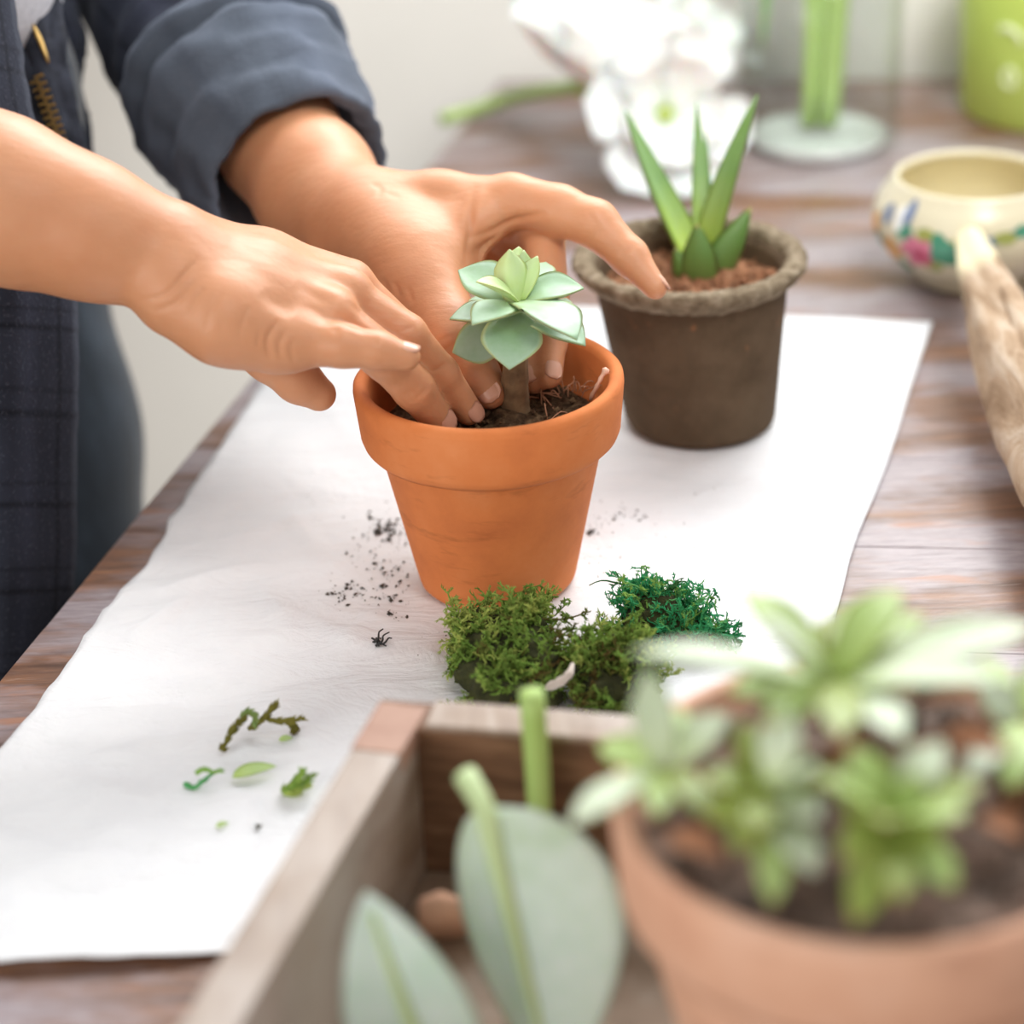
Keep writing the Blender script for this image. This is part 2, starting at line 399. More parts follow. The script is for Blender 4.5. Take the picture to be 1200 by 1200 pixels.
# ================================================================== TERRACOTTA POT
def terracotta(name, a, b, c, r=0.8):
    M = mat(name, rough=r, spec=0.25)
    f = nz(M, 28, 6, 0.62); g = nz(M, 220, 3, 0.6); s = nz(M, 20, 4, 0.7, ((1, 1, 4),))
    col = ramp(M, f, [(0.28, a), (0.5, b), (0.75, c)])
    st = ramp(M, s, [(0.58, (0, 0, 0)), (0.72, (0.45, 0.45, 0.45))])
    setcol(M, mix(M, col, (a[0]*0.55, a[1]*0.5, a[2]*0.5), st)); bump(M, g, 0.18, 0.0004); return M
m_terra = terracotta('terracotta', (0.56, 0.165, 0.052), (0.66, 0.205, 0.062), (0.71, 0.25, 0.09))
m_soil = simple('potting soil', [(0.3, (0.030, 0.018, 0.010)), (0.5, (0.085, 0.050, 0.028)), (0.7, (0.17, 0.11, 0.06))], 240, rough=0.95, bmp=1.0, bdist=0.003, spec=0.1)
PC = np.array([-0.0081, 0.9317, ZP]); PH = 0.1065
def wb(a, r, z): return (0.0003*noise3((cos(a)*r, sin(a)*r, z), 60), 0.0004*noise3((cos(a)*r, sin(a)*r, z+3), 30))
pot = thing('terracotta_pot', PC, 'orange terracotta pot with a thick rim, hands pressing soil into it', 'flower pot')
RZ = PH-0.030
body_prof = [(0.0, 0), (0.030, 0), (0.0352, 0.0006), (0.0372, 0.003), (0.0378, 0.005), (0.0525, RZ), (0.0545, RZ+0.004), (0.0500, RZ+0.004), (0.0480, RZ-0.004), (0.0335, 0.008), (0.0, 0.008)]
obj('pot_body', *lathe(body_prof, 96, PC, wb), m_terra, pot)
rim_prof = [(0.0540, RZ+0.001), (0.0572, RZ-0.0012), (0.0594, RZ+0.0012), (0.0604, RZ+0.004), (0.0624, PH-0.0045), (0.0621, PH-0.0018), (0.0606, PH-0.0002), (0.0582, PH), (0.0562, PH-0.0012), (0.0553, PH-0.004), (0.0540, PH-0.014), (0.0505, PH-0.032), (0.0495, PH-0.036)]
obj('rim', *lathe(rim_prof, 96, PC, wb), m_terra, pot)
SZ = 0.082
def soil_disc(name, c, R, zs, parent, m_, bumpz=0.004, nr=22, na=72, seed=0.0, mound=0.0):
    V = [np.array([c[0], c[1], c[2]+zs+mound])]; Fs = []
    for i in range(1, nr+1):
        r = R*i/nr
        for k in range(na):
            a = 2*pi*k/na; x, y = r*cos(a), r*sin(a)
            z = zs+bumpz*noise.fractal(Vector((x*45+seed, y*45, 0)), 0.8, 2, 4)*(0.4 if i == nr else 1)+mound*(1-(i/nr)**2)
            V.append(np.array([c[0]+x, c[1]+y, c[2]+z]))
    for k in range(na): Fs.append((0, 1+k, 1+(k+1) % na))
    for i in range(nr-1):
        for k in range(na):
            k2 = (k+1) % na; Fs.append((1+i*na+k, 1+(i+1)*na+k, 1+(i+1)*na+k2, 1+i*na+k2))
    return obj(name, V, Fs, m_, parent)
soil_disc('soil', PC, 0.0500, SZ, pot, m_soil, 0.005, mound=0.004)
def crumbs(pts, sizes):
    V = []; Fs = []
    for p, s in zip(pts, sizes):
        n = len(V); q = rng.normal(size=(6, 3))*0.28
        for k, d in enumerate(((1, 0, 0), (-1, 0, 0), (0, 1, 0), (0, -1, 0), (0, 0, 0.8), (0, 0, -0.5))): V.append(np.array(p)+s*(np.array(d)+q[k]))
        for a, b in ((0, 2), (2, 1), (1, 3), (3, 0)): Fs += [(n+a, n+b, n+4), (n+b, n+a, n+5)]
    return V, Fs
pts = []; sz = []
for i in range(420):
    a = rng.uniform(0, 2*pi); r = 0.048*sqrt(rng.uniform(0, 1)); pts.append(PC+[r*cos(a), r*sin(a), SZ+0.0035*(1-(r/0.05)**2)+rng.uniform(0, 0.003)]); sz.append(rng.uniform(0.0005, 0.0018))
o = obj('soil_crumbs', *crumbs(pts, sz), m_soil, pot, smooth=False); o['kind'] = 'stuff'
m_root = mat('dry root fibre', (0.42, 0.20, 0.11), 0.8)
fib = []
for i in range(26):
    b = pz(640+rng.uniform(-35, 45), 470+rng.uniform(-14, 14), ZP+SZ+0.004); d = rng.normal(size=3)*0.007; d[2] = abs(d[2])*0.6
    fib.append(tube(catmull([b, b+d*0.6+[0, 0, 0.003], b+d+rng.normal(size=3)*0.003], 6), 0.00028, 4))
v = join(fib); o = obj('root_fibres', v[0], v[1], m_root, pot); o['kind'] = 'stuff'
m_resin = mat('pale root', (0.75, 0.45, 0.33), 0.4)
rp = [pz(692, 468, ZP+PH-0.016), pz(700, 452, ZP+PH-0.006), pz(706, 440, ZP+PH-0.001), pz(712, 432, ZP+PH+0.002)]
obj('dry_rootlet', *tube(catmull(rp, 10), [0.0008, 0.0013, 0.0009, 0.0012, 0.0008, 0.0012, 0.0009, 0.0013, 0.002, 0.0012], 7)[:2], m_resin, pot)

# ================================================================== LEAF MATERIALS
def leaf_mat(name, base, mid, edge, bloom, rough=0.42, edge0=0.80, bl=0.5, trans=0.12, tip=None, sss=0.08):
    M = mat(name, rough=rough, spec=0.45)
    f = nz(M, 60, 4, 0.6); u = attr(M, 'lu'); v = attr(M, 'lv')
    c = ramp(M, u, [(0.0, base), (0.55, mid), (1.0, mid)])
    blf = ramp(M, f, [(0.35, (0, 0, 0)), (0.7, (bl, bl, bl))])
    c = mix(M, c, bloom, blf)
    ef = ramp(M, v, [(edge0, (0, 0, 0)), (min(1, edge0+0.16), (0.85, 0.85, 0.85))])
    c = mix(M, c, edge, ef)
    if tip: c = mix(M, c, tip, ramp(M, u, [(0.90, (0, 0, 0)), (0.98, (0.9, 0.9, 0.9))]))
    setcol(M, c); bump(M, f, 0.08, 0.0005)
    bsdf(M).inputs['Subsurface Weight'].default_value = sss; bsdf(M).inputs['Subsurface Radius'].default_value = (0.3, 0.5, 0.1); bsdf(M).inputs['Subsurface Scale'].default_value = 0.004
    return M
m_succ = leaf_mat('succulent leaf', (0.36, 0.50, 0.16), (0.26, 0.42, 0.24), (0.58, 0.66, 0.28), (0.42, 0.56, 0.46), bl=0.75, edge0=0.84)
m_succ_y = leaf_mat('young succulent leaf', (0.52, 0.66, 0.22), (0.50, 0.64, 0.28), (0.70, 0.78, 0.36), (0.55, 0.70, 0.45), bl=0.5)
m_sstem = simple('succulent stem', [(0.3, (0.12, 0.075, 0.04)), (0.7, (0.26, 0.17, 0.09))], 150, rough=0.85, bmp=0.6)

# ---- the succulent being planted
sb = pz(603, 484, ZP+SZ+0.002)
succ = thing('succulent', sb, 'small pale green rosette succulent held upright in the terracotta pot', 'plant')
sc = pd(604, 392, 1.004)
obj('stem', *tube(catmull([sb-[0, 0, 0.006], sb+[0, 0, 0.004], (sb+sc)/2, sc], 12), [0.0130, 0.0108, 0.0090, 0.0078, 0.0070, 0.0066, 0.0064, 0.0062, 0.0060, 0.0058, 0.0055, 0.005], 12, dr=lambda s, a: 0.0005*sin(7*a+20*s))[:2], m_sstem, succ)
# (base px, tip px, depth base, depth tip, width px, normal hint (x, toward viewer, up), young, bend, cup)
VW = -FW; V3 = lambda a, b, c: RT*a+VW*b+UP*c
SL = [
    # lowest ring
    ((603, 366), (597, 433), 0.999, 0.978, 72, V3(0, .85, .5), 0, .14, .12),
    ((598, 384), (530, 413), 1.004, 1.002, 52, V3(-.35, .8, -.30), 0, .08, .25),
    ((612, 372), (686, 405), 1.002, 0.988, 62, V3(.1, .60, .8), 0, .14, .25),
    ((602, 380), (560, 346), 1.012, 1.045, 60, V3(0, .2, 1), 0, -.05, .2),
    ((610, 380), (664, 350), 1.012, 1.045, 60, V3(0, .2, 1), 0, -.05, .2),
    # middle ring
    ((603, 372), (527, 374), 1.001, 0.998, 54, V3(-.05, .55, .85), 0, .14, .2),
    ((613, 362), (553, 381), 0.995, 0.974, 56, V3(-.15, .6, .8), 0, .18, .2),
    ((606, 356), (676, 398), 0.994, 0.966, 72, V3(.2, .55, .8), 0, .18, .2),
    ((604, 354), (684, 338), 0.999, 0.996, 54, V3(.10, .65, .75), 0, .12, .35),
    ((608, 356), (537, 317), 1.000, 1.006, 60, V3(-.25, .75, .75), 0, .12, .25),
    ((606, 352), (640, 308), 1.006, 1.035, 54, V3(0, .35, .9), 0, .05, .2),
    # inner
    ((606, 354), (558, 330), 0.993, 0.982, 34, V3(-.2, .6, .8), 1, .14, .4),
    ((612, 352), (630, 300), 0.995, 0.998, 30, V3(-.6, .85, -.1), 1, -.08, .6),
    ((604, 350), (608, 289), 1.002, 1.008, 38, V3(0, .9, .2), 1, -.08, .5),
    ((604, 358), (597, 292), 0.994, 0.990, 40, V3(-.1, -.9, .3), 1, .10, .6),
    ((607, 356), (614, 293), 0.998, 1.000, 34, V3(.6, .7, .1), 1, -.06, .5),
]
for (b, t, d0, d1, w, n, yg, bd, cp) in SL:
    v = leaf(pd(*b, d0), pd(*t, d1), w/2600, n, 'succ', cp, bd, 0.0042 if not yg else 0.003, 16, 10)
    obj('leaf', v[0], v[1], m_succ_y if yg else m_succ, succ, attrs=v[2])

# ================================================================== BROWN POT AND ALOE
BC = np.array([*pz(821, 497)[:2], ZP])
BH = 0.1
for hh in np.arange(0.07, 0.14, 0.0005):
    if pix(BC+[0, 0, hh])[1] < 299: BH = hh; break
def lean(o, c, k):
    for vtx in o.data.vertices: vtx.co.x += k*(vtx.co.z-c[2])
    return o
def peat():
    M = mat('pressed peat', rough=0.95, spec=0.1)
    f = nz(M, 40, 6, 0.65); g = nz(M, 260, 4, 0.7)
    c = ramp(M, f, [(0.3, (0.085, 0.056, 0.034)), (0.7, (0.135, 0.092, 0.058))])
    sp = ramp(M, nz(M, 75, 2, 0.5), [(0.70, (0, 0, 0)), (0.76, (0.8, 0.8, 0.8))])
    c = mix(M, c, (0.26, 0.12, 0.055), sp)
    setcol(M, c); bump(M, g, 0.7, 0.0012); return M
m_peat = peat()
m_peat_rim = simple('frayed peat rim', [(0.3, (0.13, 0.095, 0.06)), (0.55, (0.24, 0.19, 0.13)), (0.75, (0.36, 0.30, 0.22))], 160, rough=0.95, bmp=0.9, bdist=0.003, spec=0.1)
bpot = thing('peat_pot', BC, 'dark brown pressed peat pot with a rough flared rim', 'flower pot')
def wp(a, r, z): return (0.0008*noise3((cos(a)*r, sin(a)*r, z), 70), 0.0005*noise3((cos(a)*r, sin(a)*r, z+3), 90))
def wr(a, r, z): return (0.0009*noise.fractal(Vector((cos(a)*r*190, sin(a)*r*190, z*190)), 0.8, 2, 3), 0.0010*noise.fractal(Vector((cos(a)*r*190+9, sin(a)*r*190, z*190)), 0.8, 2, 3))
lean(obj('pot_body', *lathe([(0, 0), (0.036, 0), (0.0395, 0.002), (0.0412, 0.006), (0.0515, BH-0.012), (0.0520, BH-0.006), (0.050, BH-0.004), (0.0475, BH-0.01), (0.040, 0.01), (0, 0.01)], 96, BC, wp), m_peat, bpot), BC, -0.062)
zl = [(0.0505, BH-0.013), (0.0535, BH-0.011), (0.0570, BH-0.0075), (0.0598, BH-0.004), (0.0603, BH-0.001), (0.0585, BH+0.0005), (0.0555, BH+0.001), (0.0525, BH+0.0008), (0.0498, BH-0.0005), (0.0485, BH-0.004), (0.0475, BH-0.012)]
zl = [(r*1.03, z) for r, z in zl]
lean(obj('rim', *lathe(zl, 160, BC, wr), m_peat_rim, bpot), BC, -0.062)
m_bark = simple('reddish bark soil', [(0.3, (0.10, 0.05, 0.028)), (0.55, (0.32, 0.15, 0.08)), (0.75, (0.45, 0.25, 0.15))], 130, rough=0.95, bmp=1.0, bdist=0.004, spec=0.1)
BS = BH-0.016
lean(soil_disc('soil', BC, 0.0490, BS, bpot, m_bark, 0.005, seed=5), BC, -0.062)
pts = []; sz = []
for i in range(200):
    a = rng.uniform(0, 2*pi); r = 0.045*sqrt(rng.uniform(0, 1)); pts.append(BC+[r*cos(a)-0.006, r*sin(a), BS+rng.uniform(0, 0.003)]); sz.append(rng.uniform(0.001, 0.003))
o = obj('bark_crumbs', *crumbs(pts, sz), m_bark, bpot, smooth=False); o['kind'] = 'stuff'
m_aloe = leaf_mat('aloe leaf', (0.42, 0.54, 0.07), (0.14, 0.27, 0.065), (0.26, 0.38, 0.10), (0.19, 0.33, 0.12), bl=0.4, edge0=0.88, sss=0.15)
m_aloe_d = leaf_mat('darker aloe leaf', (0.13, 0.20, 0.045), (0.12, 0.24, 0.05), (0.17, 0.28, 0.07), (0.15, 0.26, 0.07), bl=0.3, tip=(0.30, 0.25, 0.05), sss=0.1)
ab = pz(824, 318, ZP+BS)
aloe = thing('aloe', ab, 'young green aloe with upright pointed leaves in the brown peat pot', 'plant')
d_a = pix(ab)[2]
AL = [((812, 312), (733, 130), .00, .02, 44, V3(.5, .75, .3), 0, -.05, .55), ((822, 308), (816, 119), .005, .03, 24, V3(.1, 1, 0), 0, .02, .5),
      ((829, 305), (827, 152), .012, .04, 18, V3(-.2, 1, 0), 0, .02, .5), ((826, 310), (888, 111), .0, -.01, 36, V3(-.5, .8, .2), 0, .05, .55),
      ((820, 330), (817, 262), -.012, -.022, 46, V3(-.1, 1, .1), 1, .08, -.25), ((832, 328), (880, 243), -.006, -.012, 44, V3(.35, .85, .1), 1, .06, -.2),
      ((806, 330), (791, 291), -.006, -.014, 30, V3(-.3, .9, .1), 1, .08, -.2), ((832, 312), (838, 222), .02, .04, 20, V3(0, 1, .1), 0, .0, .4)]
for (b, t, d0, d1, w, n, dk, bd, cp) in AL:
    v = leaf(pd(*b, d_a+d0), pd(*t, d_a+d1), 1.12*w/2600*d_a, n, 'aloe', cp, bd, 0.006, 16, 8)
    obj('leaf', v[0], v[1], m_aloe_d if dk else m_aloe, aloe, attrs=v[2])

# ================================================================== PAINTED BOWL
WC = pz(1134, 326)+[0, 0, 0.0008]
RB = 1.375/2600
bowl = thing('painted_bowl', WC, 'cream ceramic bowl with painted flowers near the back of the table', 'bowl')
m_cream = simple('cream glaze', [(0.3, (0.66, 0.60, 0.42)), (0.7, (0.72, 0.67, 0.51))], 12, rough=0.28, bmp=0.03, spec=0.5)
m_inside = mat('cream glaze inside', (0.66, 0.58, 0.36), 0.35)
bp = [(0, 0.0), (0.030, 0.0), (0.034, 0.002), (0.035, 0.006), (0.0435, 0.013), (0.054, 0.024), (0.0600, 0.036), (0.0605, 0.043), (0.0575, 0.053), (0.0525, 0.060), (0.0495, 0.064), (0.0485, 0.0665), (0.0470, 0.0675), (0.0452, 0.0665), (0.0450, 0.064)]
obj('bowl_wall', *lathe(bp, 72, WC), m_cream, bowl)
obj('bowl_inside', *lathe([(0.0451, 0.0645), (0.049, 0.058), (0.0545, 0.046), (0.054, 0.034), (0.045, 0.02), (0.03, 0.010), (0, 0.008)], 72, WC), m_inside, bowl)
def bowl_r(z): return np.interp(z, [q[1] for q in bp[1:13]], [q[0] for q in bp[1:13]])
def patch(name, th, z, rt, rz_, m_, lob=0, rot=0.0, off=0.0005):
    V = []; Fs = []; n = 24
    def P(x, y):
        zz = z+y; r = bowl_r(zz)+off; a = th+x/0.06
        return WC+np.array([r*cos(a), r*sin(a), zz])
    V.append(P(0, 0))
    for ring in (0.5, 1.0):
        for k in range(n):
            a = 2*pi*k/n; q = ring*(1+0.22*cos(lob*a)) if lob else ring
            x, y = rt*q*cos(a), rz_*q*sin(a); x, y = x*cos(rot)-y*sin(rot), x*sin(rot)+y*cos(rot); V.append(P(x, y))
    for k in range(n):
        k2 = (k+1) % n; Fs += [(0, 1+k, 1+k2), (1+k, 1+n+k, 1+n+k2, 1+k2)]
    return obj(name, V, Fs, m_, bowl)
pc = {k: mat(k+' glaze paint', c, 0.35) for k, c in dict(pink=(0.62, 0.17, 0.26), rose=(0.48, 0.07, 0.14), orange=(0.75, 0.38, 0.10), green=(0.06, 0.26, 0.16), olive=(0.30, 0.33, 0.08), blue=(0.16, 0.22, 0.36), white=(0.85, 0.85, 0.82)).items()}
def bowl_hit(x, y):
    for d in np.arange(1.2, 1.5, 0.0005):
        p = pd(x, y, d)-WC
        if 0 < p[2] < 0.066 and np.hypot(p[0], p[1]) < bowl_r(p[2]): return math.atan2(p[1], p[0]), p[2]
    return -pi/2, 0.03
for px, py_, a, b, c, l in ((1076, 296, .0098, .0085, 'pink', 6), (1080, 300, .0045, .004, 'rose', 5), (1047, 292, .006, .0065, 'orange', 5), (1027, 262, .005, .006, 'orange', 5),
                            (1062, 310, .006, .0035, 'green', 0), (1103, 292, .006, .007, 'green', 3), (1112, 303, .006, .004, 'green', 0), (1033, 280, .004, .005, 'green', 0), (1060, 271, .005, .004, 'green', 0), (1095, 312, .005, .003, 'olive', 0),
                            (1042, 250, .0035, .005, 'blue', 0), (1068, 249, .003, .006, 'blue', 0), (1055, 256, .0035, .006, 'white', 0), (1085, 275, .005, .003, 'olive', 0),
                            (1125, 285, .004, .0025, 'olive', 0), (1160, 283, .006, .0022, 'blue', 0), (1178, 279, .006, .003, 'olive', 0), (1190, 274, .005, .002, 'blue', 0), (1199, 270, .005, .003, 'green', 0)):
    a *= 1.25; b *= 1.25; patch('painted_flower' if c in ('pink', 'rose', 'orange') else ('painted_butterfly' if c in ('blue', 'white') and px < 1080 else 'painted_leaf'), *bowl_hit(px, py_), a, b, pc[c], l, off=0.0011 if c == 'rose' else 0.0006+0.0001*(px % 5))

# ================================================================== GREEN BUCKET
GC = pz(1234, 126)
buck = thing('green_bucket', GC, 'lime green bucket planter with pale printed motif at the back', 'bucket')
m_lime = simple('lime enamel', [(0.3, (0.52, 0.68, 0.13)), (0.7, (0.57, 0.72, 0.17))], 8, rough=0.4, bmp=0.02)
obj('bucket_wall', *lathe([(0, 0), (0.066, 0), (0.0695, 0.003), (0.0735, 0.10), (0.0735, 0.112), (0.0715, 0.112), (0.0675, 0.01), (0, 0.006)], 64, GC), m_lime, buck)
m_limepale = mat('pale lime rim', (0.66, 0.80, 0.42), 0.35)
obj('rolled_rim', *lathe([(0.0735, 0.109), (0.0755, 0.110), (0.0765, 0.113), (0.0752, 0.1165), (0.0728, 0.117), (0.0712, 0.114), (0.0716, 0.110)], 64, GC), m_limepale, buck)
m_print = mat('pale print', (0.78, 0.85, 0.55), 0.4)
def bucket_mark(th, z, P, r):
    pts_ = []
    for x, y in P:
        zz = z+y; rr = 0.0695+(zz-0.003)*0.0412+0.0006; a = th+x/0.072; pts_.append(GC+np.array([rr*cos(a), rr*sin(a), zz]))
    v = tube(catmull(pts_, 20), r, 6); obj('printed_mark', v[0], v[1], m_print, buck)
g0 = -pi/2-0.72
bucket_mark(g0-0.02, 0.062, [(-0.008, 0.014), (-0.002, 0.016), (0.006, 0.012), (0.01, 0.006)], 0.0022)
bucket_mark(g0, 0.036, [(0, 0.012), (-0.005, 0.008), (-0.004, 0.0), (0.003, -0.001), (0.004, 0.008), (0.0, 0.012)], 0.0018)
bucket_mark(g0+0.28, 0.03, [(0, 0.026), (0.001, 0.012), (-0.001, 0.002), (0.004, -0.006)], 0.0024)
bucket_mark(g0+0.55, 0.03, [(0, 0.028), (0.0, 0.010), (0.006, -0.002), (0.012, 0.008)], 0.0022)

# ================================================================== GLASS VASE
VC = pz(958, 168)
vase = thing('glass_vase', VC, 'clear glass cylinder vase with a thick base holding green stems', 'vase')
def thin_glass(name, tint, gl, rough=0.03):
    M = bpy.data.materials.new(name); M.use_nodes = True; nt = M.node_tree; nt.nodes.clear()
    o = nt.nodes.new('ShaderNodeOutputMaterial'); t = nt.nodes.new('ShaderNodeBsdfTransparent'); g = nt.nodes.new('ShaderNodeBsdfGlossy'); x = nt.nodes.new('ShaderNodeMixShader')
    lw = nt.nodes.new('ShaderNodeLayerWeight'); lw.inputs[0].default_value = 0.5
    pw = nt.nodes.new('ShaderNodeMath'); pw.operation = 'POWER'; pw.inputs[1].default_value = 4.0; nt.links.new(lw.outputs['Facing'], pw.inputs[0])
    fr = nt.nodes.new('ShaderNodeMath'); fr.operation = 'MULTIPLY_ADD'; fr.inputs[1].default_value = 0.35*gl/1.45; fr.inputs[2].default_value = 0.03; nt.links.new(pw.outputs[0], fr.inputs[0])
    t.inputs[0].default_value = (*tint, 1); g.inputs['Roughness'].default_value = rough
    nt.links.new(fr.outputs[0], x.inputs[0]); nt.links.new(t.outputs[0], x.inputs[1]); nt.links.new(g.outputs[0], x.inputs[2]); nt.links.new(x.outputs[0], o.inputs[0]); return M
m_glass = thin_glass('clear glass', (0.985, 0.995, 0.988), 1.45)
m_water = thin_glass('water', (0.97, 0.99, 0.975), 1.33)
m_base_glow = mat('glass base with painted glow', (0.97, 1.0, 0.99), 0.08, 0.6, Transmission_Weight=0.12, IOR=1.45)  # near-opaque white paints in window light refracted by the clear base
VR = 0.0600; VHt = 0.24
obj('vase_wall', *lathe([(VR-0.001, 0.012), (VR, 0.013), (VR, VHt), (VR-0.0015, VHt+0.001), (VR-0.003, VHt), (VR-0.003, 0.013)], 64, VC), m_glass, vase)
obj('vase_base', *lathe([(0, 0), (0.044, 0.0), (0.0475, 0.0015), (0.050, 0.005), (0.0500, 0.009), (0.046, 0.0105), (0, 0.0095)], 64, VC), m_base_glow, vase)
obj('vase_foot', *lathe([(0.0495, 0.001), (VR-0.004, 0.0015), (VR, 0.006), (VR-0.0005, 0.0125), (VR-0.004, 0.0128), (0.0505, 0.0095)], 64, VC), m_glass, vase)
obj('water', *lathe([(0, 0.0135), (VR-0.0036, 0.0135), (VR-0.0036, 0.16), (0, 0.16)], 48, VC), m_water, vase)
m_stem = simple('green stem', [(0.3, (0.36, 0.54, 0.14)), (0.7, (0.46, 0.62, 0.22))], 20, rough=0.5, bmp=0.1)
m_stem_t = m_stem
st = [(-0.004, 0.006, 0.004, 0.0, 0.0085), (0.006, -0.004, 0.012, -0.004, 0.0075), (0.012, 0.012, 0.018, 0.006, 0.006), (-0.008, -0.006, -0.012, 0.002, 0.005)]
for (x0, y0, x1, y1, r), lab in zip(st, ('thickest upright green stem standing in the glass vase', 'second thickest green stem standing beside the thickest one in the glass vase', 'thinner green stem at the wall side of the bunch in the glass vase', 'thinnest green stem leaning away from the others in the glass vase')):
    P = [VC+[x0, y0, 0.016], VC+[(x0+x1)/2+0.002, (y0+y1)/2, 0.13], VC+[x1, y1, 0.25], VC+[x1*2.2, y1*2, 0.34]]
    s = obj('cut_flower_stem', *tube(catmull(P, 14), r, 10)[:2], m_stem)
    tag(s, lab, 'stem', 'green stems in the glass vase')
gp = [pd(882, 45, 1.60), pd(888, -20, 1.60), pd(893, -60, 1.60)]
m_bl = leaf_mat('blade leaf', (0.30, 0.46, 0.12), (0.24, 0.42, 0.14), (0.32, 0.5, 0.2), (0.34, 0.5, 0.25))
v = leaf(VC+[-0.030, -0.01, 0.30], VC+[-0.0445, -0.022, 0.074], 0.013, (0, -1, 0.2), 'oval', 0.2, 0.03, 0.001)
o = obj('hanging_leaf', v[0], v[1], m_bl, attrs=v[2]); tag(o, 'long narrow green leaf dipping inside the left of the glass vase', 'leaf')

# ================================================================== WHITE FLOWERS
m_petal = mat('white petal', (0.94, 0.94, 0.92), 0.6, 0.2, Subsurface_Weight=0.25, Subsurface_Scale=0.006)
m_pistil = mat('green flower throat', (0.50, 0.62, 0.16), 0.6)
def flower(center, axis, R, n, label, open_=0.9, stem=None, seed=1):
    r_ = random.Random(seed); t = thing('white_flower', center, label, 'flower', 'white flowers lying at the back of the table')
    a = nrm_(axis); e1 = nrm_(np.cross(a, (0.2, 0.1, 1))); e2 = np.cross(a, e1)
    for ring, (k, op, sc_) in enumerate(((n, open_, 1.0), (n-1, open_*0.62, 0.82))):
        for i in range(k):
            th = 2*pi*(i+0.5*ring)/k+r_.uniform(-.15, .15); rad = e1*cos(th)+e2*sin(th)
            b = np.array(center)+rad*0.006; tp = b+(rad*sin(op)+a*cos(op))*R*sc_*r_.uniform(.9, 1.05)
            if tp[2] < 0.004: tp[2] = 0.004
            v = leaf(b, tp, R*0.85*sc_, a-rad*0.4, 'petal', 0.35, -0.12, 0.0012, 12, 8, wave=1.2); obj('petal', v[0], v[1], m_petal, t, attrs=v[2])
    obj('flower_throat', *tube(catmull([np.array(center)-a*0.012, np.array(center), np.array(center)+a*0.014], 6), [0.004, 0.007, 0.007, 0.006, 0.005, 0.003], 10)[:2], m_pistil, t)
    if stem is not None: obj('flower_stem', *tube(catmull(stem, 16), 0.0052, 10)[:2], m_stem, t)
    return t
f1 = pz(688, 112, 0.045)
flower(f1+[0.0, 0.0, 0.012], (0.28, -0.15, 0.75), 0.082, 6, 'large white bloom with a long green stem lying on the table', 1.0,
       [pz(518, 140, 0.008), pz(560, 128, 0.009), pz(610, 112, 0.018), f1+[0, 0, 0.008]], 3)
f2 = pz(774, 170, 0.03)
flower(f2+[0.004, 0.012, 0.018], (0.12, -0.9, 0.35), 0.060, 6, 'white bloom facing forward behind the young aloe', 1.15, None, 5)
f3 = pz(806, 90, 0.035)
flower(f3+[0.0, 0.0, 0.015], (0.5, -0.2, 0.8), 0.055, 6, 'small white bloom resting against the wall between the larger bloom and vase', 0.95, None, 8)

# ================================================================== DRIFTWOOD
def driftwood():
    a = pz(1345, 720, 0.030); b = pz(1133, 272, 0.052)
    P = catmull([a, pz(1282, 600, 0.032), pz(1222, 478, 0.038), pz(1172, 375, 0.046), b], 40)
    R = np.interp(np.linspace(0, 1, 40), [0, .2, .45, .62, .8, .93, .985, 1], [.024, .029, .028, .023, .0155, .0105, .0080, .002])
    def dr(s, an): return (0.0028*noise.fractal(Vector((3*cos(an), 3*sin(an), s*5)), 0.8, 2, 4)+0.0012*sin(5*an+s*9))*min(1, (1-s)*6)
    t = thing('driftwood', pz(1240, 600, 0), 'weathered pale brown driftwood stick with a bleached tip', 'driftwood')
    M = mat('weathered wood', rough=0.85, spec=0.2)
    u = attr(M, 'lu'); f = nz(M, 22, 6, 0.7, ((3, 0.6, 1), (0, 0, 0.35)), dist=0.8)
    c = ramp(M, f, [(0.3, (0.20, 0.12, 0.065)), (0.5, (0.42, 0.30, 0.20)), (0.66, (0.58, 0.48, 0.38)), (0.8, (0.33, 0.17, 0.09))])
    c = mix(M, c, (0.80, 0.72, 0.48), ramp(M, u, [(0.83, (0, 0, 0)), (0.88, (1, 1, 1))])); setcol(M, c); bump(M, f, 0.9, 0.003)
    v = tube(P, R, 28, dr=dr); obj('trunk', v[0], v[1], M, t, attrs=v[2])
    Q = catmull([pz(1230, 540, 0.040), pz(1186, 470, 0.038), pz(1160, 425, 0.040), pz(1142, 384, 0.045)], 16)
    v = tube(Q, np.linspace(0.013, 0.003, 16), 12, dr=lambda s, an: 0.001*sin(4*an+8*s)); v[2]['lu'] = [x*0.6 for x in v[2]['lu']]
    obj('broken_prong', v[0], v[1], M, t, attrs=v[2])
    Q = catmull([pz(1240, 470, 0.055), pz(1205, 400, 0.058), pz(1184, 345, 0.060), pz(1166, 304, 0.058)], 16)
    v = tube(Q, np.linspace(0.012, 0.0022, 16), 12, dr=lambda s, an: 0.001*sin(4*an+8*s)); v[2]['lu'] = [x*0.6 for x in v[2]['lu']]
    obj('splinter', v[0], v[1], M, t, attrs=v[2])
driftwood()

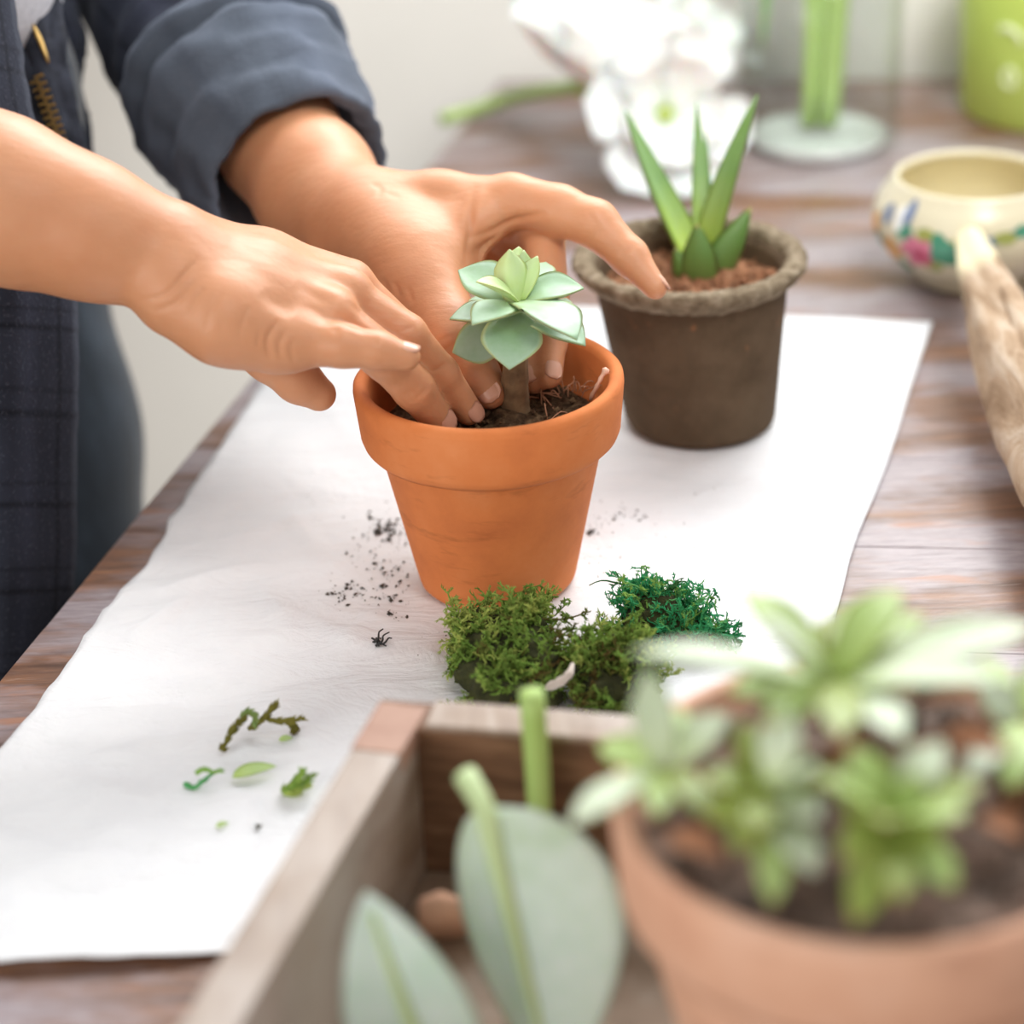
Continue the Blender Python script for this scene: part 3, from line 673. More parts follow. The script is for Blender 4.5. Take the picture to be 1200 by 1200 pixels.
# ================================================================== MOSS
def moss_mat(name, a, b, c, d):
    M = mat(name, rough=0.85, spec=0.15); s = attr(M, 'shade'); f = nz(M, 120, 3)
    col = ramp(M, s, [(0.05, a), (0.35, b), (0.65, c), (0.95, d)]); setcol(M, mix(M, col, a, ramp(M, f, [(0.3, (0.35,)*3), (0.6, (0, 0, 0))])))
    bsdf(M).inputs['Subsurface Weight'].default_value = 0.0; return M
m_moss = moss_mat('dried green moss', (0.10, 0.07, 0.02), (0.11, 0.18, 0.03), (0.19, 0.34, 0.06), (0.42, 0.50, 0.12))
m_moss_e = moss_mat('emerald moss', (0.03, 0.11, 0.03), (0.035, 0.26, 0.09), (0.05, 0.38, 0.16), (0.24, 0.42, 0.09))
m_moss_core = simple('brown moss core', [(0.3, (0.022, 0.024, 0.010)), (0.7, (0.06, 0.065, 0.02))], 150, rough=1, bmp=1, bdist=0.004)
def frond(p, d, length, r_, curl=1.0, leaflets=20, rad=0.0005):
    """one feathery moss frond: thin stem with tiny leaflets"""
    P = [np.array(p)]; d = nrm_(d); n = 7; ax = nrm_([r_.gauss(0, 1) for _ in range(3)]); tw = r_.gauss(0, 0.28)*curl
    for i in range(n-1):
        d = nrm_(d+np.cross(ax, d)*tw+np.array([r_.gauss(0, .14) for _ in range(3)])*curl); q = P[-1]+d*length/(n-1)
        if q[2] < ZP+0.0008: q[2] = ZP+0.0008
        P.append(q)
    V, Fs, _ = tube(P, [rad*(1-0.5*i/n) for i in range(n)], 4, ref=(0.3, 0.2, 1)); V = list(V); Fs = list(Fs)
    for k in range(leaflets):
        s = r_.uniform(0.1, 1)*(n-1); i = min(n-2, int(s)); q = P[i]+(P[i+1]-P[i])*(s-i)
        t = nrm_(P[i+1]-P[i]); o_ = np.array([r_.gauss(0, 1) for _ in range(3)]); o_ = nrm_(o_-t*(o_@t)); ln = r_.uniform(0.0009, 0.0021)
        tip = q+(o_*0.75+t*0.8)*ln; w = np.cross(t, o_)*ln*0.32; nn = len(V); V += [q-w, q+w, tip+w*0.3, q+(o_*0.9+t*0.2)*ln*0.45]; Fs += [(nn, nn+1, nn+2), (nn, nn+2, nn+3), (nn+1, nn+3, nn+2)]
    return V, Fs
def moss_clump(name, blobs, n, M, label, seed, flen=(0.009, 0.020), extra=(), leafl=16):
    r_ = random.Random(seed); c0 = np.mean([b[0] for b in blobs], axis=0); c0[2] = ZP
    t = thing(name, c0, label, 'moss')
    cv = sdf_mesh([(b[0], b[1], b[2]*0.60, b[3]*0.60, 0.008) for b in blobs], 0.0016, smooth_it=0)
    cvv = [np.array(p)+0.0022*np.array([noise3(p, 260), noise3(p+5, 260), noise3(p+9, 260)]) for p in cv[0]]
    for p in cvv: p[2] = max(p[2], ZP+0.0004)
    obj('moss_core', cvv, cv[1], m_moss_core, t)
    parts = []; sh = []
    tot = sum(b[4] for b in blobs)
    def tuft(p, d, ln, sv, ns):
        P = [np.array(p)]; d = nrm_(d); ax = nrm_([r_.gauss(0, 1) for _ in range(3)]); tw = r_.gauss(0, 0.30)
        for i in range(7):
            d = nrm_(d+np.cross(ax, d)*tw+np.array([r_.gauss(0, .16) for _ in range(3)])); q = P[-1]+d*ln/7; q[2] = max(q[2], ZP+0.001); P.append(q)
        V, Fs, _ = tube(P, [0.0006*(1-0.6*i/8) for i in range(8)], 4, ref=(0.3, 0.2, 1)); parts.append((list(V), list(Fs))); sh.extend([max(0.05, sv-0.2)]*len(V))
        for k in range(ns):
            x = r_.uniform(0.05, 0.99)*7; i = min(6, int(x)); q = P[i]+(P[i+1]-P[i])*(x-i); t_ = nrm_(P[i+1]-P[i])
            o_ = np.array([r_.gauss(0, 1) for _ in range(3)]); o_ = nrm_(o_-t_*(o_@t_))
            f_ = frond(q, o_*0.7+t_*0.8, r_.uniform(0.0035, 0.0075)*(1.15-0.4*x/7), r_, 1.8, leafl//2, r_.uniform(0.00032, 0.0005)); parts.append(f_)
            sh.extend([min(1, max(0, sv+r_.gauss(0.06, 0.13)))]*len(f_[0]))
    for b in blobs:
        for i in range(int(n*b[4]/tot)):
            s_ = r_.random(); c = b[0]+(b[1]-b[0])*s_; R = (b[2]+(b[3]-b[2])*s_)
            o_ = nrm_([r_.gauss(0, 1), r_.gauss(0, 1), r_.gauss(0.35, 0.8)])
            p = c+o_*R*r_.uniform(0.35, 0.8); p[2] = max(p[2], ZP+0.0015)
            tang = nrm_(np.cross(o_, [r_.gauss(0, 1) for _ in range(3)])); d = o_*r_.uniform(0.0, 0.9)+tang*r_.uniform(0.4, 1)
            tuft(p, d, r_.uniform(*flen), min(1, max(0, r_.gauss(0.54, 0.2)+b[5])), 13)
    for P, d, ln, sv in extra: tuft(P, d, ln, sv, int(ln*700) if sv > 0.25 else 2)
    v = join(parts); o = obj('moss_fronds', v[0], v[1], M, t, smooth=False, attrs={'shade': sh}); o['kind'] = 'stuff'; return t
B = lambda x0, y0, z0, x1, y1, z1, r0, r1, w, s: (pz(x0, y0, z0), pz(x1, y1, z1), r0, r1, w, s)
ex = []
for i in range(6):
    ex.append((pz(590+i*5, 735-i*2, 0.020), V3(0.75, 0.3, 0.45), 0.020+0.001*(i % 4), 0.75+0.02*(i % 5)))
for i in range(4):
    ex.append((pz(616+i*6, 712-i*3, 0.026), V3(0.5, 0.2, 0.45-0.1*(i % 3)), 0.014, 0.85))
for i in range(4):
    ex.append((pz(546+i*3, 742+i*3, 0.016), V3(-0.35, 0.1, 0.9), 0.014+0.001*i, 0.7))
ex.append((pz(543, 790, 0.006), V3(-0.6, 0, 0.8), 0.009, 0.5))
moss_clump('moss_clump', [B(553, 725, 0.018, 566, 760, 0.018, 0.009, 0.012, 2, 0.12), B(600, 728, 0.022, 630, 735, 0.022, 0.009, 0.009, 2, 0.15), B(556, 790, 0.013, 580, 740, 0.014, 0.014, 0.013, 3, 0.02), B(600, 760, 0.016, 640, 782, 0.016, 0.017, 0.015, 3, 0.06), B(570, 812, 0.012, 640, 815, 0.012, 0.012, 0.012, 2, -0.05)], 230, m_moss,
           'bushy green moss clump at the foot of the terracotta pot', 21, extra=ex)
moss_clump('moss_clump', [B(690, 790, 0.014, 720, 770, 0.016, 0.015, 0.016, 3, -0.12), B(700, 815, 0.011, 735, 800, 0.012, 0.012, 0.012, 2, -0.22), B(735, 765, 0.018, 750, 785, 0.014, 0.012, 0.011, 2, 0.1)], 190, m_moss,
           'olive brown moss clump lying between the bushy and the emerald moss', 22)
ex = [(pz(737, 690, 0.020), V3(-0.5, 0.1, 0.5), 0.022, 0.1), (pz(842, 742, 0.007), V3(0.5, 0.2, -0.5), 0.018, 0.1), (pz(835, 745, 0.007), V3(0.8, 0.2, 0.1), 0.012, 0.1), (pz(850, 748, 0.006), V3(0.3, 0.5, -0.8), 0.020, 0.2), (pz(742, 705, 0.014), V3(-0.2, 0.2, -0.9), 0.016, 0.1)]
for i in range(8): ex.append((pz(765+i*7, 703+i*5, 0.016), V3(0.9, 0.1, -0.35), 0.022, 0.35+0.04*(i % 5)))
moss_clump('moss_clump', [B(748, 703, 0.016, 775, 715, 0.015, 0.010, 0.013, 3, 0.06), B(772, 725, 0.012, 836, 746, 0.007, 0.013, 0.006, 3, 0.0), B(745, 730, 0.010, 800, 750, 0.008, 0.010, 0.008, 2, -0.1)], 150, m_moss_e,
           'bright emerald green moss tuft with a thin curled root', 23, extra=ex, leafl=10)
m_twig = mat('pale twig', (0.55, 0.48, 0.42), 0.8)
o = obj('twig', *tube(catmull([pz(640, 806, 0.020), pz(655, 800, 0.026), pz(667, 790, 0.030), pz(671, 778, 0.030)], 12), [0.0012, 0.0018, 0.0022, 0.0018, 0.0023, 0.002, 0.0016, 0.002, 0.0017, 0.0013, 0.0012, 0.0008], 7)[:2], m_twig)
tag(o, 'short bent pale twig caught between two moss clumps', 'twig')

# ---- bits on the paper
def fp(P, z=0.0):
    out = []
    for x, y, z_ in P:
        q = pz(x, y, ZP+z_+z); out.append(pz(x, y, z_+z+max(ZP, paper_z(q[0], q[1])+0.0004)))
    return out
m_sprig = moss_mat('olive sprig', (0.09, 0.07, 0.015), (0.16, 0.15, 0.03), (0.26, 0.24, 0.05), (0.20, 0.34, 0.12))
def sprig(name, strokes, M, label, cat, seed, rad=0.0011, leafn=26, ll=0.002):
    r_ = random.Random(seed); parts = []; sh = []; t = thing(name, fp([strokes[0][0][0]])[0], label, cat)
    for st_, sv in strokes:
        P = catmull(fp(st_), 14); R = [rad*(1-0.55*i/14) for i in range(14)]; V, Fs, _ = tube(P, R, 6); V = list(V); Fs = list(Fs)
        for k in range(leafn):
            i = r_.randrange(0, 13); q = P[i]; tt = nrm_(P[i+1]-P[i]); o_ = np.array([r_.gauss(0, 1) for _ in range(3)]); o_ = nrm_(o_-tt*(o_@tt)); ln = r_.uniform(.6, 1.2)*ll
            tip = q+(o_*.6+tt*.8)*ln; tip[2] = max(tip[2], paper_z(tip[0], tip[1])+0.0003); w = np.cross(tt, o_)*ln*.3; nn = len(V); V += [q-w, q+w, tip, q+o_*ln*.4]; Fs += [(nn, nn+1, nn+2), (nn, nn+2, nn+3), (nn+1, nn+3, nn+2)]
        parts.append((V, Fs)); sh = [sv+r_.uniform(-.08, .08) for _ in V]
        obj('branchlet', V, Fs, M, t, smooth=False, attrs={'shade': sh})
    return t
sprig('moss_sprig', [([(260, 880, .0012), (268, 864, .006), (277, 850, .009), (288, 842, .011)], .35), ([(284, 842, .010), (291, 834, .013), (298, 838, .012), (299, 848, .008)], .85), ([(292, 854, .003), (302, 848, .007), (312, 840, .010), (320, 830, .013), (327, 824, .015)], .5), ([(312, 842, .008), (325, 845, .008), (340, 845, .008), (357, 841, .009)], .48), ([(340, 846, .007), (344, 850, .004), (345, 856, .0012)], .3)],
      m_sprig, 'curled olive sprig of moss casting a shadow on the paper', 'moss', 31, 0.0010, 60, 0.0034)
sprig('moss_sprig', [([(217, 919, .001), (228, 923, .0015), (238, 915, .004), (250, 906, .006)], .75), ([(230, 906, .006), (240, 901, .008), (250, 905, .007), (259, 903, .008)], .95)], m_moss_e, 'thin curly sea green moss strand on the paper beside a cut leaf', 'moss', 32, 0.0012, 24, 0.0026)
sprig('moss_sprig', [([(330, 929, .001), (342, 918, .004), (352, 908, .008)], .75), ([(334, 928, .002), (350, 920, .004), (368, 908, .007)], .65), ([(333, 930, .001), (348, 928, .002), (362, 918, .004)], .85), ([(340, 922, .004), (350, 912, .008), (354, 902, .011)], .7)], m_moss, 'bright green feathery moss tip next to the wooden box', 'moss', 33, 0.0010, 46, 0.0036)
m_cut = leaf_mat('cut leaf', (0.42, 0.56, 0.14), (0.42, 0.58, 0.22), (0.32, 0.46, 0.10), (0.55, 0.68, 0.35), edge0=0.7)
v = leaf(fp([(272, 911, .002)])[0], fp([(324, 898, .003)])[0], 0.0068, (0, -.3, 1), 'oval', 0.5, 0.08, 0.0012); o = obj('cut_leaf', v[0], v[1], m_cut, attrs=v[2]); tag(o, 'single narrow light green leaf lying flat on the paper', 'leaf')
v = leaf(fp([(327, 867, .001)])[0], fp([(343, 865, .0015)])[0], 0.0034, (0, -.3, 1), 'oval', 0.3, 0.1, 0.001); o = obj('leaf_fragment', v[0], v[1], m_cut, attrs=v[2]); tag(o, 'tiny yellow green leaf fragment in the shadow of the olive sprig', 'leaf')
v = leaf(fp([(253, 969, .001)])[0], fp([(268, 964, .0015)])[0], 0.0028, (0, -.3, 1), 'oval', 0.3, 0.1, 0.001); o = obj('leaf_fragment', v[0], v[1], m_cut, attrs=v[2]); tag(o, 'tiny pale leaf fragment on the bare lower part of the paper', 'leaf')
o = obj('moss_crumb', *crumbs([fp([(303, 968, .0012)])[0]], [0.0016]), m_moss_core); tag(o, 'single dark olive moss crumb on the lower part of the paper', 'moss')
m_rootd = mat('black root', (0.03, 0.03, 0.03), 0.8)
t = thing('root_tuft', fp([(447, 752, 0)])[0], 'little black root tuft lying on the paper below the soil', 'root')
for P in ([(437, 753, .0005), (443, 749, .003), (444, 741, .004), (449, 737, .006)], [(440, 757, .0005), (448, 751, .003), (449, 745, .004), (456, 741, .003)], [(442, 754, .0005), (450, 754, .002), (455, 748, .003), (459, 748, .002)], [(441, 748, .0005), (447, 754, .0012), (453, 757, .0005)], [(436, 748, .0005), (441, 751, .001), (444, 757, .0005)]):
    obj('rootlet', *tube(catmull(fp(P), 10), np.linspace(0.0006, 0.0003, 10), 5)[:2], m_rootd, t)
m_soild = simple('dark loose soil', [(0.3, (0.02, 0.018, 0.015)), (0.7, (0.10, 0.085, 0.07))], 200, rough=1, bmp=0.5)
pts = []; sz = []
def scat(n, cx, cy, sx, sy, s0, s1, ang=0):
    for i in range(n):
        a, b = rng.normal()*sx, rng.normal()*sy
        x = cx+a*cos(ang)-b*sin(ang); y = cy+a*sin(ang)+b*cos(ang); p = pz(x, y, ZP+0.0008)
        if np.hypot(p[0]-PC[0], p[1]-PC[1]) < 0.041: continue
        p[2] = paper_z(p[0], p[1])+0.0006; pts.append(p); sz.append(s0+(s1-s0)*rng.random()**3)
scat(60, 410, 697, 14, 6, .0003, .0013); scat(130, 452, 660, 24, 28, .0002, .0012, 0.6); scat(110, 455, 622, 13, 9, .0003, .0014); scat(50, 462, 690, 16, 18, .0003, .0016); scat(20, 440, 610, 40, 30, .0002, .0006)
scat(30, 693, 622, 5, 3, .0004, .0013); scat(34, 740, 605, 26, 6, .0003, .0010); scat(14, 780, 625, 40, 22, .0003, .0007); scat(30, 560, 760, 50, 30, .0002, .0006); scat(10, 700, 660, 30, 14, .0003, .0007)
o = obj('loose_soil', *crumbs(pts, sz), m_soild, smooth=False); o['kind'] = 'stuff'; tag(o, 'dark crumbs of soil scattered over the paper around the pot', 'soil')

# ================================================================== WOODEN BOX
AB = radians(-13.0)
bx = np.array([cos(AB), sin(AB), 0]); by = np.array([-sin(AB), cos(AB), 0]); bx2 = by
BZ0 = 0.0022; BZ1 = 0.075; BT = 0.0185
by_l = np.array([sin(radians(17.5)), cos(radians(17.5)), 0])          # run of the long left board
K = pz(488, 851, BZ1)                                                 # inner back left corner
K = np.array([K[0], K[1], 0])
m_box = simple('grey weathered box wood', [(0.3, (0.17, 0.105, 0.065)), (0.5, (0.27, 0.19, 0.135)), (0.72, (0.40, 0.33, 0.27))], 26, rough=0.62, bmp=0.3, stretch=((1, 1, 9), (0, 0, 0.3)))
def boxwood():
    M = mat('weathered box wood', rough=0.55, spec=0.45); r0 = (0, 0, -radians(17.5))
    f = nz(M, 14, 6, 0.65, ((9, 1.2, 9), r0), dist=0.5); g = nz(M, 9, 4, 0.6, ((1.5, 1, 1.5), r0))
    c = ramp(M, f, [(0.3, (0.17, 0.10, 0.06)), (0.5, (0.27, 0.18, 0.12)), (0.7, (0.40, 0.32, 0.26))])
    c = mix(M, c, (0.49, 0.43, 0.39), ramp(M, g, [(0.40, (0.2, 0.2, 0.2)), (0.62, (0.85, 0.85, 0.85))])); setcol(M, c); bump(M, f, 0.3, 0.001); return M
m_boxl = boxwood()
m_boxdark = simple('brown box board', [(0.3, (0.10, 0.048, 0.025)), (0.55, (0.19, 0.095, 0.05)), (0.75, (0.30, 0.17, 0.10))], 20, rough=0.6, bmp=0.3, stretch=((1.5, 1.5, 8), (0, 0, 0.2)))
m_joint = simple('reddish end grain', [(0.3, (0.33, 0.18, 0.13)), (0.7, (0.44, 0.27, 0.20))], 60, rough=0.6)
crate = thing('wooden_box', K+[0.1, -0.15, BZ0], 'low open wooden box with grey worn rim holding cuttings and a pot', 'box')
BL, BW = 0.42, 0.34
zc = (BZ0+BZ1)/2; zh = np.array([0, 0, (BZ1-BZ0)/2])
def board(name, c, ax, ay, az, m_, w=0.0012):
    return bevel(obj(name, *box(c, ax, ay, az), m_, crate, smooth=False), w)
lo_ = nrm_(np.cross(by_l, (0, 0, 1)))                                  # right-pointing normal of the left board
board('side_board', K-lo_*BT/2-by_l*BL/2+[0, 0, zc], lo_*BT/2, by_l*BL/2, zh, m_boxl)
board('side_board', K+bx*BW+lo_*BT/2-by_l*(BL/2+0.01)+[0, 0, zc], lo_*BT/2, by_l*BL/2, zh, m_boxl)
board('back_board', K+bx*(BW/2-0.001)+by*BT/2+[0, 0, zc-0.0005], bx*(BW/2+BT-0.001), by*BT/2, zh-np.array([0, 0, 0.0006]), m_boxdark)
board('front_board', K-by_l*(BL+BT/2)+bx*BW/2+[0, 0, zc-0.0005], bx*(BW/2+BT), by*BT/2, zh, m_boxl)
board('bottom_board', K-by_l*BL/2+bx*BW/2+[0, 0, BZ0+0.004], bx*BW/2, by_l*BL/2, (0, 0, 0.004), m_box)
board('corner_joint', K-lo_*BT/2+by*0.0005-by_l*0.004+[0, 0, BZ1-0.004], lo_*(BT/2+0.0003), by_l*0.016, (0, 0, 0.0046), m_joint, 0.0006)
board('rim_strip', K+bx*(BW/2)+by*BT/2+[0, 0, BZ1-0.0012], bx*(BW/2-0.003), by*BT*0.47, (0, 0, 0.0019), m_boxl, 0.0008)
FZ = BZ0+0.008

# ---- things in the box
FPc = None
TPH = 0.128
rc = pd(1015, 925, 0.665)
FC = np.array([rc[0], rc[1], FZ+0.0005]); FH = rc[2]-FC[2]; FR = 300/2600*0.665
m_terra2 = terracotta('pale terracotta', (0.68, 0.37, 0.25), (0.77, 0.45, 0.31), (0.82, 0.53, 0.40))
fpot = thing('terracotta_pot', FC, 'large terracotta pot crowded with succulents standing in the wooden box', 'flower pot')
rz0 = FH-0.034
obj('pot_body', *lathe([(0, 0), (FR*0.60, 0), (FR*0.64, 0.004), (FR*0.90, rz0), (FR*0.90, FH-0.006), (FR*0.84, FH-0.02), (FR*0.6, 0.01), (0, 0.01)], 80, FC, wb), m_terra2, fpot)
obj('rim', *lathe([(FR*0.88, rz0+0.001), (FR*0.955, rz0-0.001), (FR*0.975, rz0+0.003), (FR, FH-0.005), (FR*0.99, FH-0.001), (FR*0.955, FH), (FR*0.925, FH-0.0015), (FR*0.91, FH-0.006), (FR*0.89, FH-0.02)], 80, FC, wb), m_terra2, fpot)
m_grav = simple('pinkish gravel soil', [(0.3, (0.08, 0.06, 0.05)), (0.5, (0.20, 0.14, 0.11)), (0.7, (0.46, 0.32, 0.26))], 70, rough=0.9, bmp=1, bdist=0.005)
soil_disc('soil', FC, FR*0.9, FH-0.010, fpot, m_grav, 0.006, seed=9, mound=0.006)
pts = []; sz = []
for i in range(260):
    a = rng.uniform(0, 2*pi); r = FR*0.86*sqrt(rng.uniform(0, 1)); pts.append(FC+[r*cos(a), r*sin(a), FH-0.008+0.005*(1-(r/FR)**2)+rng.uniform(-.001, 0.003)]); sz.append(rng.uniform(0.0015, 0.0042))
o = obj('gravel', *crumbs(pts, sz), m_grav, fpot, smooth=False); o['kind'] = 'stuff'

m_fs = leaf_mat('garden succulent leaf', (0.42, 0.56, 0.12), (0.33, 0.47, 0.12), (0.44, 0.36, 0.12), (0.48, 0.58, 0.30), bl=0.4, edge0=0.86, tip=(0.45, 0.24, 0.10))
m_fsp = leaf_mat('pale succulent leaf', (0.50, 0.62, 0.26), (0.52, 0.62, 0.42), (0.55, 0.58, 0.30), (0.70, 0.76, 0.62), bl=0.7, edge0=0.88)
m_fso = leaf_mat('olive succulent leaf', (0.24, 0.30, 0.05), (0.26, 0.34, 0.06), (0.38, 0.24, 0.07), (0.32, 0.40, 0.12), bl=0.3, edge0=0.85, tip=(0.42, 0.2, 0.1))
m_dry = simple('dry brown leaf', [(0.3, (0.26, 0.11, 0.05)), (0.6, (0.45, 0.21, 0.11)), (0.8, (0.62, 0.38, 0.24))], 30, rough=0.8)
m_fstem = simple('woody succulent stem', [(0.3, (0.16, 0.075, 0.035)), (0.7, (0.30, 0.16, 0.08))], 80, rough=0.85, bmp=0.6)
D0 = 0.665
def rosette(label, cpx, cd, soilpx, leaves, mats, auto=0, seed=1, R=0.03):
    c = pd(*cpx, cd); gz = FC[2]+FH-0.006; g = pz(*soilpx, gz)
    r_ = random.Random(seed); t = thing('rosette_succulent', g, label, 'plant', 'succulents in the large terracotta pot')
    obj('stem', *tube(catmull([g-[0, 0, 0.008], g+(c-g)*0.4+[0.003, 0, 0.002], c], 10), np.linspace(0.0062, 0.0042, 10), 10, dr=lambda s, a: 0.0005*sin(5*a+30*s))[:2], m_fstem, t)
    for (tp, dd, w, nn, mi) in leaves:
        tip = pd(*tp, cd+dd); b = c+(tip-c)*0.08+np.array([0, 0, r_.uniform(-.004, .003)])
        v = leaf(b, tip, 0.86*w/2600*cd, nn, 'succ', 0.3, r_.uniform(.04, .14), 0.004, 14, 8); obj('leaf', v[0], v[1], mats[mi], t, attrs=v[2])
    for i in range(auto):
        th = 2*pi*i/auto+r_.uniform(-.25, .25); el = radians(r_.uniform(5, 55)); d = np.array([cos(th)*cos(el), sin(th)*cos(el), sin(el)])
        v = leaf(c+d*0.004, c+d*R*r_.uniform(.7, 1.05), R*0.5, np.array([-d[0]*.6, -d[1]*.6, 1]), 'succ', 0.3, .1, 0.0035, 12, 8); obj('leaf', v[0], v[1], mats[r_.randrange(len(mats))], t, attrs=v[2])
    return t
MS = [m_fs, m_fsp, m_fso]
rosette('tallest succulent of the large pot, wide rosette of green and silvery leaves', (978, 805), 0.655, (1000, 945),
        [((868, 690), .02, 78, V3(.3, .7, .6), 0), ((890, 730), -.02, 90, V3(-.2, .6, .9), 1), ((742, 765), -.01, 62, V3(-.1, .5, 1), 1), ((1055, 690), .015, 82, V3(-.6, .8, .2), 0), ((1010, 700), .05, 70, V3(-.2, .8, .2), 2), ((1085, 720), .03, 50, V3(-.5, .8, .3), 0),
         ((1215, 735), .0, 92, V3(.1, .6, 1), 1), ((1170, 800), -.03, 84, V3(.1, .6, .9), 1), ((1060, 868), -.04, 80, V3(.1, .7, .7), 1), ((900, 850), -.03, 74, V3(-.2, .7, .8), 0), ((965, 725), .05, 44, V3(0, .8, .3), 2), ((985, 868), -.045, 66, V3(0, .75, .7), 2), ((850, 810), .0, 60, V3(-.2, .6, .8), 0), ((1000, 735), .01, 50, V3(-.3, .9, .1), 0), ((1110, 745), .05, 46, V3(0, .8, .4), 0)], MS)
rosette('small bright green succulent leaning over the left rim of the large pot', (782, 905), 0.66, (850, 960),
        [((758, 785), .0, 62, V3(-.2, .9, .2), 1), ((668, 968), -.02, 66, V3(-.2, .5, .9), 1), ((700, 872), .01, 60, V3(-.1, .7, .7), 0), ((855, 838), .0, 60, V3(-.5, .7, .4), 1), ((735, 870), .02, 56, V3(0, .7, .6), 0), ((830, 960), -.03, 56, V3(.1, .6, .8), 2), ((770, 960), -.03, 50, V3(-.1, .6, .8), 0), ((800, 830), .02, 44, V3(-.2, .9, .2), 0)], MS)
rosette('drooping green succulent at the front left of the large pot', (905, 935), 0.625, (910, 1005),
        [((868, 875), .01, 58, V3(-.2, .8, .5), 2), ((905, 1065), -.02, 50, V3(0, .9, .4), 0), ((955, 1025), -.02, 60, V3(.1, .8, .5), 1), ((830, 965), .0, 58, V3(-.2, .7, .7), 2), ((975, 905), .0, 58, V3(.2, .8, .5), 0), ((930, 870), .02, 56, V3(0, .8, .5), 0), ((860, 1000), -.015, 56, V3(-.1, .7, .7), 2), ((960, 960), -.02, 64, V3(.1, .7, .6), 1), ((895, 880), .01, 60, V3(0, .9, .3), 0)], MS, 6, 4, 0.026)
rosette('low olive succulent near the front rim of the large pot', (1045, 965), 0.61, (1050, 1020),
        [((1000, 1088), -.02, 60, V3(-.1, .9, .4), 2), ((1120, 1045), -.02, 66, V3(.1, .8, .5), 0), ((1045, 890), .01, 64, V3(0, .9, .3), 2), ((1120, 935), .0, 58, V3(.2, .8, .5), 2), ((985, 930), .0, 56, V3(-.2, .8, .4), 2), ((1055, 1060), -.03, 60, V3(0, .9, .4), 2), ((985, 1010), -.01, 60, V3(-.1, .8, .5), 2), ((1105, 990), -.01, 60, V3(.1, .8, .5), 2), ((1075, 905), .0, 50, V3(.1, .9, .3), 0)], MS, 6, 6, 0.028)
rosette('silvery green succulent beside the tallest rosette at the right of the large pot', (1200, 850), 0.67, (1180, 945),
        [((1145, 800), .0, 56, V3(-.2, .7, .7), 1), ((1235, 780), .02, 70, V3(0, .7, .6), 0), ((1130, 915), -.03, 50, V3(-.1, .7, .7), 1), ((1270, 850), .0, 60, V3(.2, .6, .8), 0), ((1230, 930), -.03, 60, V3(.1, .7, .7), 2), ((1180, 930), -.03, 60, V3(.1, .7, .7), 0), ((1150, 770), .03, 40, V3(0, .7, .6), 0)], MS)
for (b, t_, d0, d1, w) in (((880, 880), (945, 835), .63, .64, 44), ((1100, 870), (1185, 885), .63, .62, 52), ((1060, 880), (1130, 900), .63, .62, 46), ((960, 890), (1030, 900), .635, .63, 50), ((1150, 960), (1200, 985), .625, .62, 46), ((780, 985), (850, 1010), .63, .625, 46), ((1010, 880), (1040, 935), .64, .635, 40)):
    v = leaf(pd(*b, d0), pd(*t_, d1), w/2600*d0, V3(0.1, .6, .8), 'oval', .5, .15, .001); tag(obj('dry_leaf', v[0], v[1], m_dry, attrs=v[2]), 'dried reddish brown leaf lying among the succulents of the large pot', 'dry leaf', 'dry leaves in the large pot')

m_big = leaf_mat('pale leaf underside', (0.50, 0.64, 0.46), (0.56, 0.72, 0.64), (0.46, 0.62, 0.52), (0.72, 0.83, 0.80), bl=0.8, edge0=0.93, rough=0.36)
m_rib = mat('pale green leaf rib', (0.52, 0.66, 0.34), 0.5)
def big_leaf(label, stem0, b, t_, width, nn, fold, bend, thick=0.001, foldl=None):
    o_ = thing('leaf_cutting', t_, label, 'leaf cutting')
    v = leaf(b, t_, width, nn, 'oval', 0.0, bend, thick, 22, 14, fold=fold, wave=0.25, foldl=foldl); obj('leaf_blade', v[0], v[1], m_big, o_, attrs=v[2])
    ax = t_-b; Ln = np.linalg.norm(ax); n_ = nrm_(nn-ax*(np.array(nn)@ax)/(Ln*Ln)); P = [stem0]+[b+ax*u+n_*(bend*Ln*2*u*(1-u)+0.0007) for u in np.linspace(0, .92, 8)]
    obj('midrib', *tube(catmull(P, 26), np.linspace(0.0042, 0.0009, 26), 10)[:2], m_rib, o_); return o_
l1t = pz(650, 1275, FZ+0.002); l1b = pd(566, 945, 0.735)
big_leaf('large pale green cut leaf with thick stem stub leaning in the wooden box', pd(545, 908, 0.742), l1b, l1t, 0.074, V3(-.10, .85, .5), 0.10, 0.10, foldl=-0.9)
l2t = pd(428, 1046, 0.70); l2b = pz(520, 1300, FZ+0.004)
big_leaf('mint green cut leaf lying tip up against the left board of the wooden box', l2b+(l2b-l2t)*0.05, l2b, l2t, 0.043, V3(-.2, .8, .6), 0.25, 0.06)
s0 = pz(634, 1062, FZ+0.001); top = None
for zz in np.arange(0.04, 0.16, 0.001):
    q = s0+np.array([0.0, 0.012*zz/0.1, zz])
    if pix(q)[1] < 812: top = q; break
o = obj('plant_cutting', *tube(catmull([s0, (s0+top)/2+[0.001, 0, 0], top], 10), 0.0047, 12)[:2], m_stem); tag(o, 'upright light green cut stem standing in the wooden box behind the large leaf', 'stem')
